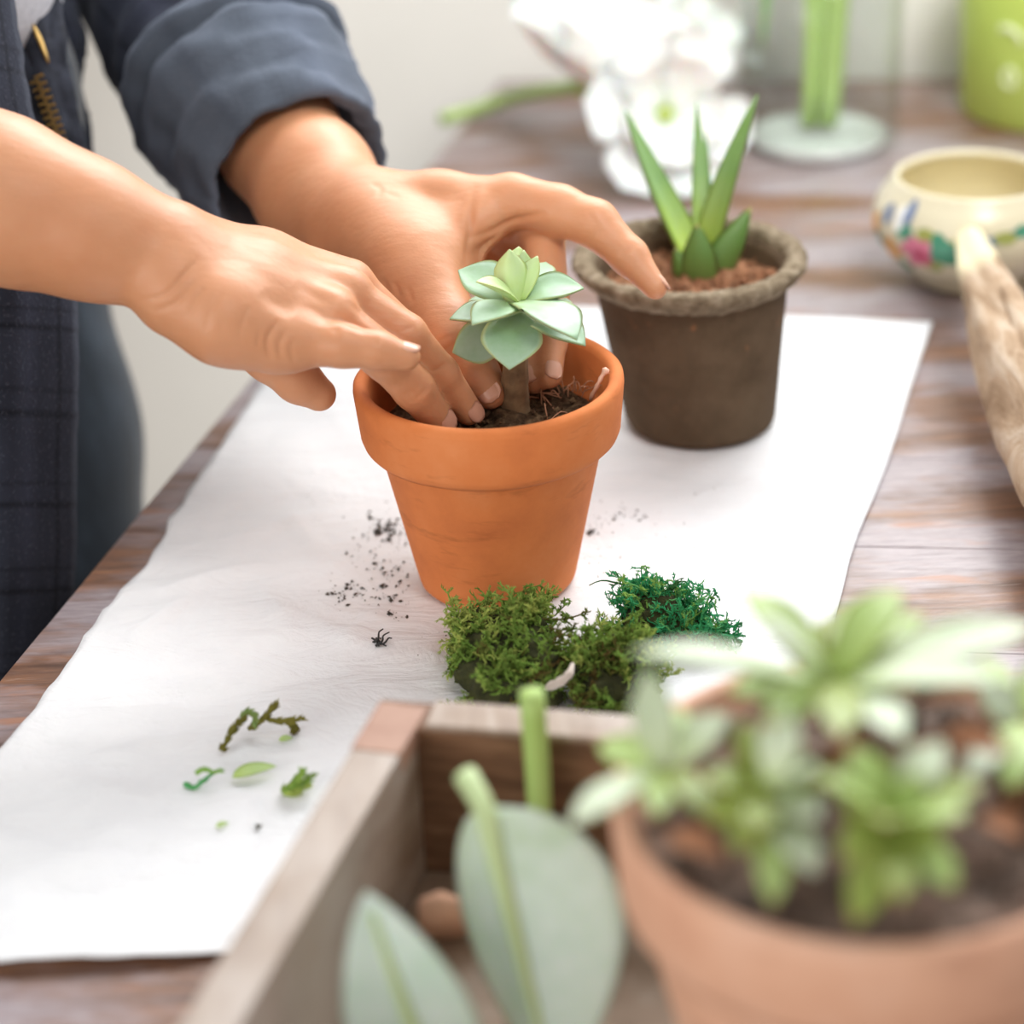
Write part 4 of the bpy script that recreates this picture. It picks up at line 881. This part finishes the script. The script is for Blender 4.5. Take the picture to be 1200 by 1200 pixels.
# shard
shc = pz(528, 1092, FZ)
V = []; Fs = []
for k in range(2):
    for i in range(9):
        a = -0.22+i*0.055
        for z in (0, 1):
            r = 0.045+0.005*k; hgt = 0.002+(0.020-0.0012*abs(i-3))*z
            V.append(shc+np.array([r*sin(a), 0.045-r*cos(a)-0.004*z, hgt if z else 0.0008]))
def vi(k, i, z): return k*18+i*2+z
for i in range(8):
    Fs += [(vi(1, i, 0), vi(1, i+1, 0), vi(1, i+1, 1), vi(1, i, 1)), (vi(0, i, 1), vi(0, i+1, 1), vi(0, i+1, 0), vi(0, i, 0)), (vi(1, i, 1), vi(1, i+1, 1), vi(0, i+1, 1), vi(0, i, 1)), (vi(0, i, 0), vi(0, i+1, 0), vi(1, i+1, 0), vi(1, i, 0))]
Fs += [(vi(0, 0, 0), vi(1, 0, 0), vi(1, 0, 1), vi(0, 0, 1)), (vi(0, 8, 1), vi(1, 8, 1), vi(1, 8, 0), vi(0, 8, 0))]
o = obj('pot_shard', V, Fs, m_terra2); tag(o, 'curved broken terracotta shard on the floor of the wooden box', 'shard')

# ================================================================== PERSON
fdir = np.array([cos(radians(15)), -sin(radians(15)), 0]); ldir = np.array([sin(radians(15)), cos(radians(15)), 0])
person = thing('person', (-0.36, 1.08, FLOOR_Z), 'person in a dark plaid shirt with rolled sleeves pressing soil around a succulent', 'person')
def skin_mat():
    M = mat('skin', rough=0.46, spec=0.45)
    f = nz(M, 14, 5, 0.6); g = nz(M, 420, 3, 0.6); w = nz(M, 70, 4, 0.6, ((1, 2.5, 2.5), (0, 0.3, 0.4)))
    c = ramp(M, f, [(0.3, (0.55, 0.238, 0.115)), (0.6, (0.62, 0.295, 0.155)), (0.8, (0.65, 0.315, 0.185))])
    setcol(M, c)
    ad = N(M, 'ShaderNodeMath', operation='MULTIPLY_ADD'); ad.inputs[1].default_value = 0.15; L(M, g, ad.inputs[0]); L(M, w, ad.inputs[2])
    bump(M, ad.outputs[0], 0.22, 0.0022)
    b = bsdf(M); b.inputs['Subsurface Weight'].default_value = 0.22; b.inputs['Subsurface Radius'].default_value = (1.0, 0.35, 0.2); b.inputs['Subsurface Scale'].default_value = 0.006
    return M
m_skin = skin_mat()
def chain(P, R, k): return [(P[i], P[i+1], R[i], R[i+1], k) for i in range(len(P)-1)]
Q = lambda *a: [pd(*q) for q in a]
# near hand (right)
wr_ = pd(192, 288, .955)
nh = []
fa = Q((-420, 90, 1.00), (-180, 172, .96), (0, 226, .952), (90, 258, .952), (192, 290, .956))
nh += chain(fa, [.044, .041, .0315, .0262, .0210], .012)
nh += chain(Q((-180, 190, .96), (20, 250, .95), (110, 278, .948), (188, 312, .95)), [.036, .0285, .0240, .0185], .012)
MC = {'p': (350, 400, .953), 'r': (386, 370, .964), 'm': (404, 346, .98), 'i': (408, 334, 1.0)}
rad_mc = {'p': .0112, 'r': .0115, 'm': .0115, 'i': .0120}
for kf, (wx, wy, wd) in {'p': (208, 335, .947), 'r': (208, 312, .95), 'm': (208, 296, .958), 'i': (206, 286, .97)}.items():
    a = pd(wx, wy, wd); b = pd(*MC[kf]); mid = (a+b)/2
    nh += chain([a, mid, b], [.0165, .0145, rad_mc[kf]], .009)
nh += chain(Q((212, 352, .946), (262, 376, .945), (322, 402, .949)), [.0160, .0165, .0125], .012)        # heel of the hand
nh += chain(Q((230, 330, .965), (330, 372, .972)), [.017, .015], .012)
nh += chain(Q((350, 400, .953), (402, 405, .949), (442, 411, .949), (476, 418, .951)), [.0110, .0094, .0082, .0062], .003)   # little finger
nh += chain(Q((386, 372, .964), (452, 420, .970), (485, 456, .986), (514, 492, 1.002)), [.0112, .0098, .0092, .0074], .003)
nh += chain(Q((404, 347, .98), (476, 392, .984), (516, 438, 1.002), (549, 482, 1.016)), [.0110, .0092, .0084, .0066], .003)
nh += chain(Q((410, 336, 1.0), (472, 390, 1.010), (508, 432, 1.020), (536, 470, 1.028)), [.0110, .0092, .0082, .0066], .003)
nh += chain(Q((262, 366, .985), (316, 418, .992), (350, 446, .996), (374, 462, .999)), [.0155, .0110, .0100, .0078], .004)     # thumb below the palm
# knuckles and tendons
for kf, rr in (('p', .0100), ('r', .0106), ('m', .0106)):
    x, y, d = MC[kf]; nh.append((pd(x-6, y-6, d-.002), pd(x+2, y-4, d-.002), rr, rr, .004))
# far hand (left)
fh = []
fh += chain(Q((150, -140, 1.34), (235, 40, 1.26), (322, 150, 1.185), (372, 208, 1.14), (414, 248, 1.105)), [.042, .039, .0310, .0275, .0230], .012)
fh += chain(Q((318, 182, 1.175), (360, 234, 1.14), (402, 272, 1.105)), [.026, .024, .0205], .012)
ML = {'i': (600, 236, 1.075), 'm': (594, 248, 1.092), 'r': (580, 262, 1.108), 'p': (560, 270, 1.122)}
for kf, (wx, wy, wd) in {'i': (432, 236, 1.098), 'm': (430, 250, 1.108), 'r': (425, 262, 1.115), 'p': (418, 268, 1.12)}.items():
    a = pd(wx, wy, wd); b = pd(*ML[kf]); fh += chain([a, (a+b)/2, b], [.0165, .0135, .0122], .010)
fh += chain(Q((430, 268, 1.098), (480, 300, 1.078), (520, 312, 1.07)), [.0205, .0225, .0170], .012)     # ball of the thumb
fh += chain(Q((445, 285, 1.092), (492, 345, 1.058), (530, 405, 1.032), (556, 438, 1.026), (574, 460, 1.024)), [.0190, .0150, .0118, .0108, .0078], .006)
fh += chain(Q((500, 300, 1.075), (560, 262, 1.072)), [.0160, .0130], .012)
fh += chain(Q((440, 270, 1.085), (485, 318, 1.062), (525, 378, 1.040)), [.0190, .0175, .0120], .016)
fh += chain(Q((600, 234, 1.075), (655, 247, 1.068), (697, 262, 1.062), (738, 301, 1.056), (768, 337, 1.050)), [.0130, .0122, .0112, .0088, .0058], .004)
fh += chain(Q((594, 250, 1.092), (636, 272, 1.085), (644, 345, 1.062), (645, 400, 1.046), (644, 440, 1.036)), [.0118, .0108, .0090, .0078, .0062], .003)
fh += chain(Q((580, 262, 1.108), (618, 300, 1.098), (624, 360, 1.070), (626, 405, 1.052), (626, 446, 1.040)), [.0115, .0104, .0088, .0078, .0064], .003)
fh += chain(Q((560, 270, 1.122), (590, 310, 1.110), (600, 370, 1.085), (604, 420, 1.065)), [.0105, .0095, .0080, .0064], .003)
near_v = sdf_mesh(nh, 0.00145, smooth_it=2, lo=pd(-200, 172, .96)-[0.02, .2, .2], hi=None) if False else None
def clip_prims(pr, xmin): return pr
a_near = sdf_mesh([q for q in nh if q[0][0] > -0.30], 0.00118, smooth_it=2)
a_far = sdf_mesh([q for q in fh if q[0][2] < 0.32], 0.00118, smooth_it=2)
def crease(mesh, lines, dmax):
    """press skin folds and knuckle hollows into the surface"""
    V, Fs = mesh; nv = np.zeros_like(V); n_ = np.cross(V[Fs[:, 2]]-V[Fs[:, 0]], V[Fs[:, 3]]-V[Fs[:, 1]])
    for k in range(4):
        for ax_ in range(3): nv[:, ax_] += np.bincount(Fs[:, k], n_[:, ax_], len(V))
    nv /= np.linalg.norm(nv, axis=1)[:, None]+1e-12
    w = V-CAM; d = w@FW; px_ = 600+F*(w@RT)/d; py_ = 600-F*(w@UP)/d; vis = ((nv*w).sum(1) < 0)
    off = np.zeros(len(V))
    for P, wd, dep in lines:
        P = catmull([(x, y, 0) for x, y in P], max(6, 5*len(P))) if len(P) > 1 else [np.array((*P[0], 0.0)), np.array((P[0][0]+.1, P[0][1], 0.0))]
        dm = np.full(len(V), 1e9); tp = np.zeros(len(V)); nP = len(P)-1
        for k, (a, b) in enumerate(zip(P[:-1], P[1:])):
            ab = b[:2]-a[:2]; L2 = ab@ab+1e-9
            t = np.clip(((px_-a[0])*ab[0]+(py_-a[1])*ab[1])/L2, 0, 1); q = np.hypot(px_-a[0]-t*ab[0], py_-a[1]-t*ab[1]); cl = q < dm; dm = np.where(cl, q, dm); tp = np.where(cl, (k+t)/nP, tp)
        mk = vis & (dm < wd*3)
        if mk.any():
            dd = d[mk].min(); mk &= d < dd+dmax; off[mk] -= dep*np.exp(-(dm[mk]/wd)**2)*np.sin(pi*np.clip(tp[mk], 0, 1))**0.7
    return V+nv*off[:, None], Fs
a_near = crease(a_near, [([(162, 352), (192, 345), (215, 322), (234, 300)], 2.6, .0010), ([(176, 366), (206, 354), (230, 326)], 2.6, .0009), ([(220, 374), (228, 352), (240, 336)], 2.4, .0007), ([(240, 392), (246, 366), (262, 338)], 2.4, .0006), ([(256, 398), (262, 372)], 2.4, .0004), ([(280, 404), (284, 378), (292, 356)], 2.6, .0005),
    ([(316, 420), (313, 398), (326, 374)], 2.8, .0012), ([(330, 424), (327, 404), (336, 386)], 2.6, .0010), ([(346, 428), (341, 410), (346, 396)], 2.4, .0006), ([(302, 408), (304, 388)], 2.6, .0005),
    ([(386, 384), (394, 390), (396, 400)], 2.2, .0006), ([(392, 383), (400, 390)], 2.0, .0004), ([(438, 396), (442, 406)], 2.2, .0005),
    ([(306, 344), (346, 368)], 9, .0012), ([(346, 332), (392, 358)], 8, .0012), ([(405, 352), (450, 386)], 4, .0008), ([(392, 368), (428, 388)], 4, .0008),
    ([(470, 388), (486, 382)], 2.2, .0006), ([(474, 397), (491, 390)], 2.2, .0006), ([(505, 436), (522, 428)], 2.2, .0005), ([(485, 470), (504, 452)], 2.2, .0004)], .02)
a_far = crease(a_far, [([(558, 214), (551, 246), (551, 272), (544, 318)], 4.5, .0014), ([(548, 280), (574, 272), (604, 258), (640, 250)], 4.5, .0014), ([(545, 300), (580, 292), (620, 286)], 12, .0028),
    ([(434, 214), (446, 222), (440, 232)], 2.6, .0006), ([(452, 226), (470, 232)], 2.6, .0004), ([(448, 326), (456, 342)], 2.6, .0006), ([(462, 330), (470, 350)], 2.6, .0006), ([(478, 336), (484, 356)], 2.6, .0005), ([(506, 402), (532, 392)], 2.4, .0005), ([(512, 414), (536, 402)], 2.4, .0005),
    ([(686, 244), (700, 268), (690, 286)], 2.6, .0005), ([(724, 300), (744, 288)], 2.4, .0005)], .03)
# upper arms, shoulders, neck and trunk (hidden by the clothes or out of the picture)
sh_r = np.array([-0.43, 0.83, 0.50]); sh_l = np.array([-0.33, 1.20, 0.50]); el_r = pd(-420, 90, 1.0); el_l = pd(150, -140, 1.34)
tr = chain([sh_r, el_r], [.048, .044], .02)+chain([el_r, pd(-180, 172, .96)], [.043, .041], .02)+chain([sh_l, el_l], [.048, .042], .02)+chain([el_l, pd(235, 40, 1.26)], [.041, .039], .02)
hipc = np.array([-0.395, 1.065, 0.14]); chest = np.array([-0.38, 1.02, 0.42])
tr += [(sh_r, sh_l, .055, .055, .04), (chest-ldir*.06, chest+ldir*.06, .095, .095, .05), (hipc-ldir*.06, hipc+ldir*.06, .085, .085, .05), (hipc, chest, .09, .10, .05), ((sh_r+sh_l)/2, (sh_r+sh_l)/2+[0.03, 0, .14], .05, .048, .03)]
b_tr = sdf_mesh(tr, 0.006, smooth_it=2)
v = join([(list(a[0]), a[1].tolist()) for a in (a_near, a_far, b_tr)])
body = obj('body', v[0], v[1], m_skin, person)
m_nail = mat('fingernail', (0.68, 0.37, 0.26), 0.28, 0.5)
def nail(tip, prev, nrm, w, l, r):
    tip = np.array(tip); ax = nrm_(tip-np.array(prev)); n_ = np.array(nrm, float); n_ = nrm_(n_-ax*(n_@ax)); s_ = np.cross(ax, n_); V = []; Fs = []
    for k in (0, 1):
        for i in range(7):
            u = i/6
            for j in range(7):
                t_ = -1+2*j/6; wv = 0.88*w*(max(0.02, 1-abs(2*u-1)**3.2*0.8))**0.6; 
                V.append(tip+ax*(l*(u-0.62)+r*0.15)+s_*(t_*wv)+n_*(r*sqrt(max(0.05, 1-(t_*wv/r)**2*0.85))*(1.03-0.22*max(0, u-.5))-k*0.0009))
    for i in range(6):
        for j in range(6):
            a = i*7+j; Fs += [(a, a+1, a+8, a+7), (49+a, 49+a+7, 49+a+8, 49+a+1)]
    for i in range(6):
        for e in (0, 6): a = i*7+e; Fs.append((a, 49+a, 49+a+7, a+7))
    for j in range(6):
        for e in (0, 42): a = e+j; Fs.append((a, a+1, 49+a+1, 49+a))
    obj('fingernail', V, Fs, m_nail, body)
nail(pd(476, 418, .951), pd(442, 411, .949), V3(-.1, .45, .9), .0050, .0105, .0063)
nail(pd(549, 482, 1.016), pd(516, 438, 1.002), V3(.15, .85, .35), .0050, .0105, .0067)
nail(pd(514, 492, 1.002), pd(485, 456, .986), V3(.0, .8, .4), .0055, .011, .0075)
nail(pd(574, 460, 1.024), pd(556, 438, 1.026), V3(-.05, .95, .0), .0064, .0125, .0080)
nail(pd(626, 446, 1.040), pd(626, 405, 1.052), V3(-.3, .9, 0), .0048, .010, .0065)
nail(pd(644, 440, 1.036), pd(645, 400, 1.046), V3(.3, .9, 0), .0048, .010, .0063)
nail(pd(768, 337, 1.050), pd(738, 301, 1.056), V3(.8, .1, .55), .0044, .010, .0059)

# ---- clothes
def flannel(name, c0, c1, line, su, sv, sheen=0.08):
    M = mat(name, rough=0.95, spec=0.1); u = attr(M, 'lu'); v_ = attr(M, 'lv'); f = nz(M, 500, 3); g = nz(M, 18, 4)
    bs = ramp(M, g, [(0.3, c0), (0.75, c1)])
    def lines(src, n, w, off):
        a = N(M, 'ShaderNodeMath', operation='MULTIPLY_ADD'); a.inputs[1].default_value = n; a.inputs[2].default_value = off; L(M, src, a.inputs[0])
        fr = N(M, 'ShaderNodeMath', operation='FRACT'); L(M, a.outputs[0], fr.inputs[0])
        return ramp(M, fr.outputs[0], [(0, (0, 0, 0)), (0.5-w, (0, 0, 0)), (0.5, (1, 1, 1)), (0.5+w, (0, 0, 0))])
    l1 = lines(u, su, .06, 0); l2 = lines(v_, sv, .06, .2); l3 = lines(u, su, .05, .25); l4 = lines(v_, sv, .22, .7)
    c = bs
    for l_, k, cc in ((l4, .4, (c1[0]*1.3, c1[1]*1.3, c1[2]*1.4)), (l1, .7, line), (l2, .7, line), (l3, .4, line)):
        m2 = N(M, 'ShaderNodeMath', operation='MULTIPLY'); m2.inputs[1].default_value = k; L(M, l_, m2.inputs[0]); c = mix(M, c, cc, m2.outputs[0])
    c = mix(M, c, (0.30, 0.32, 0.40), ramp(M, f, [(0.55, (0, 0, 0)), (0.8, (0.12,)*3)])); setcol(M, c); bump(M, f, 0.5, 0.0008)
    b = bsdf(M); b.inputs['Sheen Weight'].default_value = sheen; b.inputs['Sheen Roughness'].default_value = 0.5; b.inputs['Sheen Tint'].default_value = (0.75, 0.82, 1, 1)
    return M
m_flan = flannel('dark plaid flannel', (0.017, 0.019, 0.028), (0.031, 0.035, 0.052), (0.006, 0.006, 0.009), 9, 7)
m_cuffm = flannel('faded inner flannel', (0.066, 0.080, 0.104), (0.096, 0.114, 0.146), (0.052, 0.062, 0.082), 2, 3, 0.18)
shirt = bpy.data.objects.new('shirt', None)
def sheet(edge, other, n, m_, wav, bowf):
    A = catmull(edge, n); Bq = catmull(other, n); V = []; Fs = []; us = []; vs = []
    nrm = nrm_(VW+0.0*XX)
    for j, (a, b) in enumerate(zip(A, Bq)):
        for i in range(m_+1):
            u = i/m_; v_ = j/(n-1); p = a+(b-a)*u
            p = p+VW*(wav(u, v_)+bowf*sin(pi*min(1, u)))
            if i == 0: p = p+RT*0.0012*noise3((0, v_*40, 0), 1)
            V.append(p); us.append(v_); vs.append(u)
    w = m_+1
    for j in range(n-1):
        for i in range(m_): Fs.append((j*w+i, (j+1)*w+i, (j+1)*w+i+1, j*w+i+1))
    return V, Fs, {'lu': us, 'lv': vs}
def wv1(u, v): return 0.006*sin(9*u+1.5*v)*min(1, u*5+0.25)+0.004*noise.noise(Vector((u*6, v*7, 2)))+0.0035*noise.noise(Vector((u*16, v*12, 5)))*v-0.022*math.exp(-u/0.07)+0.007*math.exp(-((u-0.16)/0.05)**2)
e1 = Q((-25, -160, 1.06), (5, 20, 1.055), (26, 130, 1.055), (62, 250, 1.06), (76, 340, 1.065), (78, 430, 1.07), (76, 540, 1.08), (76, 640, 1.09), (72, 740, 1.105), (70, 830, 1.12))
e2 = Q((-330, -160, 1.00), (-330, 20, 1.00), (-330, 130, 1.00), (-330, 250, 1.00), (-330, 340, 1.01), (-330, 430, 1.02), (-330, 540, 1.03), (-330, 640, 1.04), (-330, 740, 1.05), (-330, 830, 1.06))
v = sheet(e1, e2, 90, 60, wv1, 0.012)
shirt = obj('shirt', v[0], v[1], m_flan, person, attrs=v[2])
s = shirt.modifiers.new('thickness', 'SOLIDIFY'); s.thickness = 0.0022
e3 = Q((78, -150, 1.235), (86, 0, 1.235), (99, 45, 1.235), (93, 100, 1.24), (104, 150, 1.24), (107, 200, 1.245), (112, 260, 1.25))
e4 = Q((-40, -150, 1.22), (60, 0, 1.215), (66, 45, 1.215), (68, 100, 1.22), (76, 150, 1.22), (80, 200, 1.225), (84, 260, 1.23))
v = sheet(e3, e4, 50, 20, lambda u, v_: 0.003*noise.noise(Vector((u*4, v_*9, 8))), 0.006)
o = obj('shirt_front_panel', v[0], v[1], m_flan, shirt, attrs=v[2]); s = o.modifiers.new('thickness', 'SOLIDIFY'); s.thickness = 0.002
# left sleeve with a rolled cuff
def sleeve(name, ctr, prof, seg, m_, dr, parent, down=None):
    C_ = catmull(ctr, 60); Fr = frames(C_, ref=(0, 0, 1)); V = []; Fs = []; us = []; vs = []
    for s_, r in prof:
        x = s_*59; i = min(58, int(x)); f = x-i; c = C_[i]+(C_[i+1]-C_[i])*f; T, A, B_ = Fr[min(59, int(round(x)))]
        for k in range(seg):
            a = 2*pi*k/seg; rr = r+dr(s_, a, r); V.append(c+A*rr*cos(a)+B_*rr*sin(a)); us.append(s_); vs.append(k/seg)
    n = len(prof)
    for i in range(n-1):
        for k in range(seg):
            k2 = (k+1) % seg; Fs.append((i*seg+k, i*seg+k2, (i+1)*seg+k2, (i+1)*seg+k))
    return obj(name, V, Fs, m_, parent, attrs={'lu': us, 'lv': vs})
ctr = Q((110, -420, 1.50), (150, -220, 1.40), (200, -60, 1.30), (232, 20, 1.262), (262, 75, 1.232), (298, 132, 1.20), (350, 212, 1.165))
def fold1(s, a, r): return 0.004*noise.fractal(Vector((cos(a)*1.6, sin(a)*1.6, s*9)), 0.8, 2, 3)+0.0028*sin(s*60+2.0*sin(a+1))*max(0, s-.3)
prof = [(s_, r) for s_, r in zip(np.linspace(0, .86, 44), np.interp(np.linspace(0, .86, 44), [0, .3, .55, .7, .86], [.072, .066, .059, .056, .052]))]
sleeve('sleeve', ctr, prof, 64, m_flan, fold1, shirt)
def fold2(s, a, r):
    q = 0.0040*noise.fractal(Vector((cos(a)*2, sin(a)*2, s*16)), 0.8, 2, 3)
    return q+0.0020*sin(s*80+2.2*sin(a*1.0+0.4)+1.2*sin(2*a))+0.0012*sin(s*170+3*sin(a+2))
cp = [(.655, .050), (.660, .059), (.668, .0630), (.682, .0648), (.70, .0648), (.715, .0625), (.722, .0565), (.730, .0560), (.742, .0605), (.76, .0618), (.79, .0605), (.82, .0592), (.85, .0578), (.88, .0565), (.91, .0556), (.94, .0548), (.965, .0538), (.982, .0520), (.99, .0495), (.985, .0470), (.96, .0455), (.90, .0445), (.80, .0435), (.70, .043)]
cp = [(.728+(q-.655)*(.272/.345), r) for q, r in cp]
sleeve('rolled_cuff', ctr, cp, 96, m_cuffm, fold2, shirt)
# right sleeve, outside the picture
ctr2 = [sh_r+(el_r-sh_r)*t_ for t_ in (0, .5, 1)]+[el_r+(pd(-180, 172, .96)-el_r)*.35]
sleeve('sleeve', ctr2, [(t_, .068-.008*t_) for t_ in np.linspace(0, 1, 20)]+[(.99, .052), (.9, .05)], 40, m_flan, fold1, shirt)
# shirt back over the shoulders
back = chain([sh_r, sh_l], [.066, .066], .03)+[(chest-ldir*.09-fdir*.02, chest+ldir*.09-fdir*.02, .112, .112, .05), (hipc-ldir*.07-fdir*.035+[0, 0, .03], chest-fdir*.03, .115, .115, .05), (hipc+ldir*.07-fdir*.035+[0, 0, .03], chest-fdir*.03, .115, .115, .05)]
bv = sdf_mesh(back, 0.007, smooth_it=2)
obj('shirt_back', bv[0], bv[1], m_flan, shirt, attrs={'lu': bv[0][:, 2]*1.2, 'lv': bv[0][:, 1]*1.5})
m_tee = simple('pale grey jersey', [(0.3, (0.52, 0.53, 0.58)), (0.7, (0.66, 0.67, 0.72))], 300, rough=0.95, bmp=0.3, spec=0.1)
tee_c = pd(-30, -60, 1.15)
tv = sdf_mesh(chain(Q((-60, -260, 1.19), (-52, -70, 1.17), (-46, -18, 1.165)), [.075, .050, .046], .03)+chain(Q((-150, -260, 1.12), (-90, -60, 1.13), (-70, -5, 1.14)), [.075, .060, .044], .03), 0.0035, smooth_it=2)
tvv = [np.array(p)+VW*0.003*noise3(p, 30) for p in tv[0]]
obj('undershirt', tvv, tv[1], m_tee, person)
m_jean = mat('dark denim', rough=0.9, spec=0.15)
jf = nz(m_jean, 16, 5, 0.6, ((1, 1, 0.35),)); jg = nz(m_jean, 600, 2)
jc = ramp(m_jean, jf, [(0.3, (0.016, 0.021, 0.028)), (0.55, (0.035, 0.048, 0.066)), (0.78, (0.085, 0.115, 0.155))]); setcol(m_jean, jc); bump(m_jean, jg, 0.4, 0.0008)
m_jean.node_tree.nodes['Principled BSDF'].inputs['Sheen Weight'].default_value = 0.3
lk = pd(2, 520, 1.335); lh = pd(-52, 260, 1.32)
jl = chain([lh+[-.02, 0, .04], lh, lk, lk+(lk-lh)*0.7, np.array([lk[0]-.02, lk[1]+.03, FLOOR_Z+.12])], [.085, .080, .078, .066, .050], .03)
rl = np.array([-0.40, 0.95, 0.10]); jl += chain([rl, rl+[.03, 0, -.25], rl+[.0, .01, FLOOR_Z+.12-rl[2]]], [.085, .075, .05], .03)
jl += [(hipc-ldir*.06+[0.0, 0, -.05], hipc+ldir*.07+[0.0, 0, -.05], .098, .098, .04), (hipc-ldir*.05, hipc+ldir*.06, .098, .095, .04)]
jl += chain(Q((-15, 110, 1.21), (-5, 260, 1.23)), [.046, .050], .03)+chain(Q((-25, 20, 1.215), (-20, 110, 1.22)), [.040, .045], .03)
jv = sdf_mesh(jl, 0.006, smooth_it=2)
jeans = obj('jeans', jv[0], jv[1], m_jean, person)
m_brass = mat('brass zipper', (0.55, 0.36, 0.13), 0.3, 0.5, Metallic=0.9)
m_shoe = mat('dark shoe', (0.03, 0.03, 0.03), 0.6)
for c in (np.array([lk[0]-.02, lk[1]+.03, FLOOR_Z]), np.array([rl[0], rl[1]+.01, FLOOR_Z])):
    sv_ = sdf_mesh(chain([c+[-.03, 0, .045], c+fdir*.08+[0, 0, .042], c+fdir*.17+[0, 0, .034]], [.044, .041, .033], .02)+chain([c+[-.02, 0, .045], c+[-.01, 0, .13]], [.042, .045], .02), 0.006, smooth_it=2); obj('shoe', sv_[0], sv_[1], m_shoe, person)
# zip and trim on the waistband
zp = catmull(Q((44, 92, 1.125), (56, 122, 1.128), (66, 150, 1.130), (74, 178, 1.132)), 22)
m_band = mat('black zip tape', (0.012, 0.012, 0.015), 0.8)
zpan = thing if False else None
fly = sheet(Q((62, -30, 1.15), (72, 40, 1.145), (80, 90, 1.145), (92, 150, 1.147), (98, 190, 1.15)), Q((10, -30, 1.14), (14, 40, 1.138), (22, 90, 1.138), (32, 150, 1.14), (40, 190, 1.142)), 30, 14, lambda u, v_: 0.003*noise.noise(Vector((u*5, v_*8, 3)))+0.004*math.exp(-((u-.45)/.1)**2), 0.004)
m_denb = simple('black denim', [(0.3, (0.010, 0.012, 0.018)), (0.7, (0.035, 0.04, 0.06))], 120, rough=0.9, bmp=0.4)
fo = obj('fly_panel', fly[0], fly[1], m_denb, jeans); s = fo.modifiers.new('thickness', 'SOLIDIFY'); s.thickness = 0.004
for i, p in enumerate(zp):
    t_ = nrm_(zp[min(i+1, 21)]-zp[max(i-1, 0)]); s_ = nrm_(np.cross(t_, VW))
    obj('zipper_tooth', *box(p+s_*(0.0016 if i % 2 else -0.0016)+VW*0.003, s_*0.0024, t_*0.0007, VW*0.0010), m_brass, jeans, smooth=False)
v = tube(catmull(Q((38, 28, 1.128), (48, 50, 1.128), (57, 74, 1.128)), 10), [0.0006, .0010, .0013, .0015, .0015, .0015, .0014, .0013, .0010, .0006], 8)
obj('brass_trim', v[0], v[1], m_brass, jeans)
